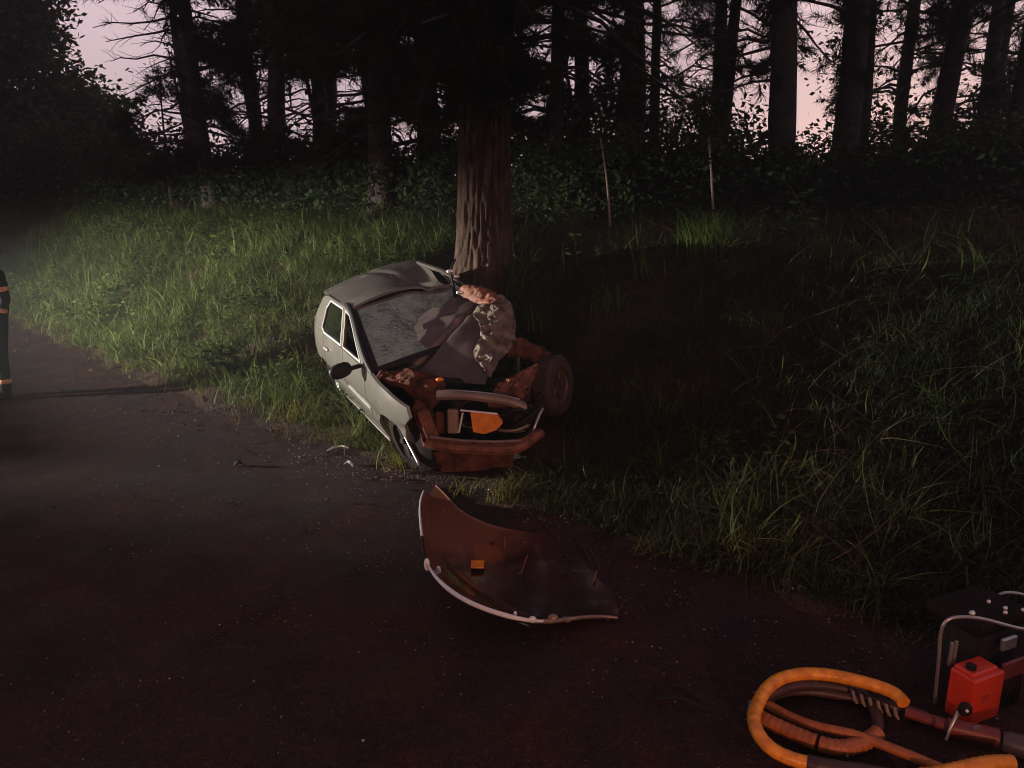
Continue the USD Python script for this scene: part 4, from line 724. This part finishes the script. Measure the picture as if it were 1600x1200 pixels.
part(panel, 'loose_strip', bar(gp(814, 896, .035), gp(824, 868, .035), .012, .008, .003), m_rust, 30); part(panel, 'loose_strip', bar(gp(928, 908, .03), gp(932, 892, .03), .016, .008, .003), m_rust, 30)
part(panel, 'loose_strip', bar(gp(789, 855, .03), gp(790, 830, .03), .010, .008, .003), m_rust, 30)

hz = trimesh.creation.box((260, 260, 32)); hz.apply_translation((0, 40, 14.0))
HAZE = 0.0024  # density of the air volume added to stand in for lens flare
hazem = usdkit.material(stage, W + 'Looks/night_haze', {'v': ('principled_volume', {'color': (0.85, 0.88, 0.92), 'density': HAZE, 'anisotropy': 0.3})}, [], volume='v.volume')
tag(part(None, 'haze', hz, hazem), 'thin haze added in place of the lens flare', 'haze', kind='stuff')
def fragment(name, label, x, y, dx, dy, w, mat, seed):
    a, b = gz(x - dx, y - dy, .012), gz(x + dx, y + dy, .012); L = np.linalg.norm(b - a); rr = np.random.default_rng(seed); n_ = 9
    top = [(k / n_ * L, w * (.4 + .6 * rr.random())) for k in range(n_ + 1)]; bot = [(k / n_ * L, -w * (.3 + .6 * rr.random())) for k in range(n_, -1, -1)]
    m = trimesh.creation.extrude_polygon(Polygon(top + bot).buffer(0), .01, engine='earcut'); v, f = trimesh.remesh.subdivide_to_size(m.vertices, m.faces, .03); v = v.copy(); v[:, 2] += .03 * np.sin(v[:, 0] / L * np.pi) + .01 * np.sin(v[:, 1] * 40)
    m = trimesh.Trimesh(v, f); t = thing(name, label, 'car fragment', xf((a[0], a[1], .004), math.atan2(b[1] - a[1], b[0] - a[0]))); part(t, 'shard', m, mat, 30)
fragment('plastic_fragment', 'dark plastic fragment alone on the road left of the wreck', 374, 726, 9, -1, .03, m_black, 1)
fragment('plastic_fragment', 'long thin black strip on the road left of the orange hoses', 1062, 1100, 38, 7, .012, m_black, 2)
fragment('metal_fragment', 'pale torn fragment at the road edge beside the wreck', 528, 702, 17, -2, .018, m_steel, 3)
fragment('metal_fragment', 'small pale fragment lying nearer than the other pale one', 545, 726, 7, 2, .012, m_steel, 4)
# ------------------------------------------------------------------ rescue hoses and pump, lower right
hoses = thing('hose_bundle', 'bundle of looped orange hydraulic hoses on the road at the lower right', 'hose')
def sleeve(pts, n, r, mat, name, rib=0.0, pitch=.03, flat=1.0, label=None):
    p = spline([gz(x, y, z) for x, y, z in pts], n); s = np.r_[0, np.cumsum(np.linalg.norm(np.diff(p, axis=0), axis=1))]
    rr = r * (1 + rib * np.sin(s / pitch * 2 * np.pi)); return part(hoses, name, tube(p, rr, 14, True, flat), mat, 40, label)
sleeve([(1412, 1098, .10), (1395, 1082, .11), (1360, 1069, .12), (1310, 1057, .12), (1255, 1053, .12), (1210, 1066, .12), (1184, 1100, .11), (1180, 1135, .10), (1200, 1165, .08), (1235, 1185, .06), (1262, 1192, .05)], 160, .030, m_hose, 'sleeve', .018, .045, 1.0, 'bright orange outer sleeve')
sleeve([(1262, 1192, .05), (1300, 1200, .05), (1350, 1207, .04), (1420, 1222, .04)], 40, .034, m_hose_dark, 'sleeve', .03)
sleeve([(1186, 1120, .05), (1220, 1137, .05), (1275, 1160, .05)], 50, .034, m_hose_dull, 'sleeve', .03); sleeve([(1281, 1162, .05), (1320, 1168, .05), (1350, 1160, .05), (1372, 1145, .06)], 50, .034, m_hose_dull, 'sleeve', .05)
sleeve([(1190, 1095, .04), (1225, 1115, .04), (1275, 1135, .06), (1330, 1147, .07), (1385, 1166, .06), (1440, 1188, .05), (1500, 1215, .05)], 80, .022, m_hose_dull, 'hose')
sleeve([(1192, 1092, .06), (1240, 1072, .07), (1300, 1072, .06), (1345, 1085, .04), (1368, 1115, .03), (1368, 1150, .03)], 80, .028, m_hose_dark, 'hose'); sleeve([(1200, 1096, .03), (1250, 1080, .03), (1330, 1090, .03), (1400, 1105, .03), (1450, 1120, .03)], 60, .024, m_hose_dark, 'hose')
for k in range(6):
    c = np.array([1334 + 13 * k, 1084 + 5.0 * k]); part(hoses, 'spiral_rib', tube([gz(c[0] - 2, c[1] - 4, .085), gz(c[0] + 1, c[1] + 8, .05), gz(c[0] + 5, c[1] + 15, .03)], [.008, .009, .006], 6), m_stem, True)
sleeve([(1440, 1212, .05), (1500, 1202, .06), (1545, 1193, .07), (1583, 1192, .07)], 40, .032, m_hose, 'sleeve', .05)
part(hoses, 'coupling', tube([gz(1176, 1098, .09), gz(1172, 1118, .08)], [.018, .016], 8), m_steel, True)

pump = thing('rescue_pump', 'portable rescue pump with red tank in a steel tube frame at the right edge', 'pump', xf(gz(1530, 1140, 0)))
po = gz(1530, 1140, 0)
def pp(x, y, Y): return at(x, y, Y) - po
Rz = trimesh.transformations.rotation_matrix(math.radians(24), [0, 0, 1])   # turned a little
tank = rbox((.205, .13, .25), .012); tv = np.array(tank.vertices)
T = Rz.copy(); T[:3, 3] = at(1522, 1082, 3.22) - po; tank.apply_transform(T)
def loc(x, y, z): return (T @ np.array([x, y, z, 1.0]))[:3]
tk = part(pump, 'tank', tank, m_red, 30)
lp = rbox((.17, .10, .025), .010, (0, .01, .128)); lp.apply_transform(T); part(tk, 'tank_lid', lp, m_red, 30)
def on_tank(m, name, mat, sm=30): m.apply_transform(T); part(tk, name, m, mat, sm)
on_tank(box((.072, .006, .055), (-.015, -.0615, .015)), 'tank_plate', m_plate, False)
for k in range(3): on_tank(box((.05, .004, .004), (-.015, -.0655, .03 - .014 * k)), 'plate_line', m_dkred, False)
on_tank(trimesh.creation.cylinder(.022, .02, sections=20).apply_translation([-.05, 0, .15]), 'filler_cap', m_black)
on_tank(box((.006, .09, .20), (.097, .0, -.005)), 'tank_edge', m_red, False)
# engine and its cover
part(pump, 'engine_cover', rbox((.40, .30, .07), .03, loc(.27, .22, .25), Rz), m_rubber, 30)
part(pump, 'engine', [rbox((.34, .22, .24), .02, loc(.26, .16, .10), Rz), trimesh.creation.cylinder(.06, .2, sections=20).apply_translation(loc(.14, .2, .16))], m_darkin, 30)
for k in range(7): part(pump, 'cooling_fin', rbox((.012, .10, .16), .003, loc(.125 + .022 * k, .0, -.02), Rz), m_black, 30)
part(pump, 'side_cover', rbox((.16, .02, .16), .008, loc(.20, -.035, .06), Rz), m_dkred, 30); part(pump, 'vent_panel', rbox((.10, .02, .06), .005, loc(.21, .01, .20), Rz), m_steel, 30)
for k in range(2): part(pump, 'fuel_pipe', tube([loc(-.06 + .03 * k, .10, .10), loc(-.06 + .03 * k, .10, .22)], .009, 8), m_steel, True)
part(pump, 'base_frame', [bar(loc(-.16, -.10, -.13), loc(.5, -.10, -.13), .03, .03), bar(loc(-.16, .22, -.13), loc(.5, .22, -.13), .03, .03), bar(loc(-.15, -.10, -.13), loc(-.15, .22, -.13), .03, .03)], m_black, 30)
fr = [(1460, 1108), (1464, 1060), (1468, 1010), (1471, 985), (1480, 969), (1500, 964), (1540, 968), (1620, 985)]
part(pump, 'frame_tube', tube(spline([pp(x, y, 3.28) for x, y in fr], 50), .0085, 8), m_steel, True)
fr = [(1530, 1010), (1538, 965), (1548, 944), (1560, 930), (1580, 926), (1640, 934)]
part(pump, 'frame_tube', tube(spline([pp(x, y, 3.65) for x, y in fr], 40), .009, 8), m_steel, True)
for (x, y, s_) in ((1519, 958, .014), (1545, 940, .009), (1571, 950, .010), (1571, 957, .010), (1599, 953, .010)): part(pump, 'bolt', trimesh.creation.icosphere(2, s_).apply_translation(pp(x, y, 3.22)), m_chrome, True)
part(pump, 'valve_lever', tube([pp(1478, 1156, 2.95), pp(1487, 1134, 2.95), pp(1497, 1112, 2.98)], [.006, .007, .009], 8), m_steel, True); part(pump, 'lever_knob', trimesh.creation.icosphere(2, .03).apply_scale([1, .8, 1.1]).apply_translation(pp(1508, 1108, 2.96)), m_black, True)
part(pump, 'bolt', trimesh.creation.icosphere(2, .007).apply_translation(pp(1511, 1111, 2.93)), m_white, True)
# the cutter's red handle lies in front of the pump
tool = thing('rescue_tool', 'dull red rescue tool lying between the orange hoses and the pump', 'tool', xf(gz(1500, 1150, 0)))
to = gz(1500, 1150, 0)
part(tool, 'handle', tube([gz(1415, 1112, .05) - to, gz(1470, 1130, .05) - to, gz(1485, 1135, .05) - to], .026, 10), m_dkred, 30); part(tool, 'body', tube([gz(1480, 1135, .06) - to, gz(1560, 1152, .06) - to], .038, 14), m_dkred, 30)
part(tool, 'data_plate', box((.03, .004, .02), gz(1525, 1138, .10) - to), m_steel); part(tool, 'coupling', tube([gz(1566, 1158, .06) - to, gz(1580, 1162, .06) - to, gz(1612, 1170, .06) - to], [.04, .05, .05], 14), m_hood, 30)

# ------------------------------------------------------------------ person at the left edge
FX = gz(-12, 620, 0)
def hullbones(bones, edge=.02, it=8):
    ms = []
    for (a, ra, b, rb) in bones:
        ms.append(manifold3d.Manifold.batch_hull([manifold3d.Manifold.sphere(ra, 20).translate(list(map(float, a))), manifold3d.Manifold.sphere(rb, 20).translate(list(map(float, b)))]))
    m = manifold3d.Manifold.batch_boolean(ms, manifold3d.OpType.Add).refine_to_length(edge).to_mesh()
    t = trimesh.Trimesh(m.vert_properties[:, :3], m.tri_verts, process=True); trimesh.smoothing.filter_taubin(t, iterations=it); return t
per = thing('person', 'person in dark uniform with reflective bands painted in orange light at the left edge', 'person', np.array([[math.cos(-.6), -math.sin(-.6), .07, -5.97], [math.sin(-.6), math.cos(-.6), 0, 8.9], [0, 0, 1, 0], [0, 0, 0, 1.0]]))
B = []
for s in (-1, 1):
    B += [((s * .09, 0, .95), .105, (s * .10, -.01, .52), .075), ((s * .10, -.01, .52), .075, (s * .11, .01, .12), .06), ((s * .11, .02, .05), .05, (s * .12, -.16, .035), .04)]
    B += [((s * .17, 0, 1.43), .075, (s * .25, .02, 1.16), .06), ((s * .25, .02, 1.16), .058, (s * .25, -.07, .93), .045)]
B += [((-.10, 0, 1.0), .11, (.10, 0, 1.0), .11), ((-.12, 0, 1.32), .115, (.12, 0, 1.32), .115), ((-.10, 0, 1.02), .115, (-.12, 0, 1.32), .115), ((.10, 0, 1.02), .115, (.12, 0, 1.32), .115), ((0, 0, 1.2), .13, (0, 0, 1.42), .10)]
part(per, 'body', hullbones(B), m_uniform, True)
HB = [((0, 0, 1.42), .055, (0, -.01, 1.54), .052), ((0, .005, 1.665), .092, (0, -.02, 1.60), .075), ((0, -.03, 1.57), .052, (0, -.045, 1.545), .035), ((0, -.095, 1.635), .012, (0, -.115, 1.605), .015), ((-.09, .01, 1.62), .018, (-.09, .01, 1.65), .02), ((.09, .01, 1.62), .018, (.09, .01, 1.65), .02)]
hd = part(per, 'head', hullbones(HB, .012, 4), m_skin, True)
for s in (-1, 1): part(hd, 'eye', trimesh.creation.icosphere(2, .012).apply_translation([s * .033, -.083, 1.64]), m_white, True)
part(hd, 'mouth', trimesh.creation.icosphere(2, 1).apply_scale([.024, .006, .005]).apply_translation([0, -.088, 1.575]), m_dkred, True)
hr = trimesh.creation.icosphere(3, .102); hr.vertices[:, 2] *= .95; hr.apply_translation([0, .018, 1.69]); hr = trimesh.intersections.slice_mesh_plane(hr, [0, .5, .8], [0, -.02, 1.67]); part(hd, 'hair', hr, m_hair, True)
for s in (-1, 1):
    hbones = [((s * .25, -.085, .90), .032, (s * .25, -.10, .83), .030)]
    for k, (dx, L_) in enumerate(((-.022, .07), (-.007, .08), (.008, .075), (.022, .06))):
        a = np.array([s * .25, -.10 + dx, .815]); m1 = a + [-s * .006, -.004, -L_ * .5]; e = m1 + [-s * .016, .004, -L_ * .45]; hbones += [(a, .0095, m1, .009), (m1, .009, e, .0075)]
    hbones += [((s * .245, -.115, .87), .012, (s * .235, -.145, .835), .0105), ((s * .235, -.145, .835), .0105, (s * .228, -.15, .80), .009)]
    part(per, 'hand', hullbones(hbones, .006, 4), m_skin, True)
def band(c, d, r, w, name='reflective_band', lab=None):
    c, d = np.array(c), unit(np.array(d)); part(per, name, tube([c - d * w / 2, c + d * w / 2], r, 20, False), m_stripe, True, lab)
for s in (-1, 1):
    band((s * .217, .01, 1.27), (s * .28, .07, -1), .079, .05); band((s * .25, -.03, 1.05), (0, -.3, -1), .066, .045); band((s * .109, .008, .22), (0.02 * s, .05, -1), .074, .05)

# ------------------------------------------------------------------ work lamp out of frame on the left, amber lamp added behind the camera
def work_lamp(name, label, cfg, rad, on=True):
    p, a = np.array(cfg['pos'], float), np.array(cfg['aim'], float); d = unit(a - p); gzv = float(max(zb(p[0], p[1]), 0)) if edge_s(p[0], p[1]) > 0 else 0.0
    t = thing(name, label, 'work lamp', xf((p[0], p[1], gzv))); h = p[2] - gzv
    for k in range(3):
        ang = k * 2.094; part(t, 'leg', tube([(0, 0, h * .45), (math.cos(ang) * .4, math.sin(ang) * .4, 0)], .012, 6), m_black, True)
    part(t, 'pole', tube([(0, 0, h * .4), (0, 0, h - .16)], .018, 8), m_black, True)
    if cfg.get('flap') is not None:
        fa = math.radians(cfg['flap']); fd, fn = np.array([math.cos(fa), math.sin(fa), 0]), np.array([math.sin(fa), -math.cos(fa), 0])
        part(t, 'barn_door', box((.42, .012, .55), np.array([0, 0, h - .17]) + .26 * fd + .012 * fn, trimesh.transformations.rotation_matrix(fa, [0, 0, 1])), m_black)  # plate added to cut the beam off the right bank and near road
    Tm = trimesh.geometry.align_vectors([0, 0, 1], d); Tm[:3, 3] = [0, 0, h]
    hs = trimesh.creation.revolve(np.array([(0, -.16), (rad * .8, -.14), (rad * 1.25, -.02), (rad * 1.3, .05), (rad * 1.22, .05), (rad * 1.1, -.03), (0, -.06)]), sections=32); hs.apply_transform(Tm); part(t, 'lamp_head', hs, m_black, 30)
    yaw = math.atan2(d[1], d[0]); vz = trimesh.transformations.rotation_matrix(yaw, [0, 0, 1])
    if cfg.get('visor'): part(t, 'visor', box((.75, 1.5, .012), np.array([0, 0, h + cfg['visor']]) + .36 * np.array([math.cos(yaw), math.sin(yaw), 0]), vz), m_black)  # plate added to keep the beam off the crowns
    if cfg.get('lower'): part(t, 'lower_door', box((.75, 1.5, .012), np.array([0, 0, h - cfg['lower']]) + .42 * np.array([math.cos(yaw), math.sin(yaw), 0]), vz), m_black)  # plate added to keep the beam off the near road
    L = UsdLux.SphereLight.Define(stage, str(t.GetPath()) + '/lamp_light'); L.CreateRadiusAttr(.05); L.CreateIntensityAttr(cfg['intensity']); L.CreateColorAttr(cfg['color']); sh = UsdLux.ShapingAPI.Apply(L.GetPrim()); sh.CreateShapingConeAngleAttr(cfg['cone']); sh.CreateShapingConeSoftnessAttr(0.5)
    z = -d; x = unit(np.cross([0, 0, 1.0], z)); y = np.cross(z, x); Mm = np.eye(4); Mm[:3, :3] = np.stack([x, y, z], 1); Mm[:3, 3] = np.array([0, 0, h]) + d * .05
    L.AddTransformOp().Set(Gf.Matrix4d(Mm.T.tolist()))
    return L
work_lamp('work_lamp', 'lit white work lamp on a tripod on the road beyond the left edge', LAMP, .14)
work_lamp('work_lamp', 'unseen amber lamp added on a tripod behind the camera', WARM, .12)
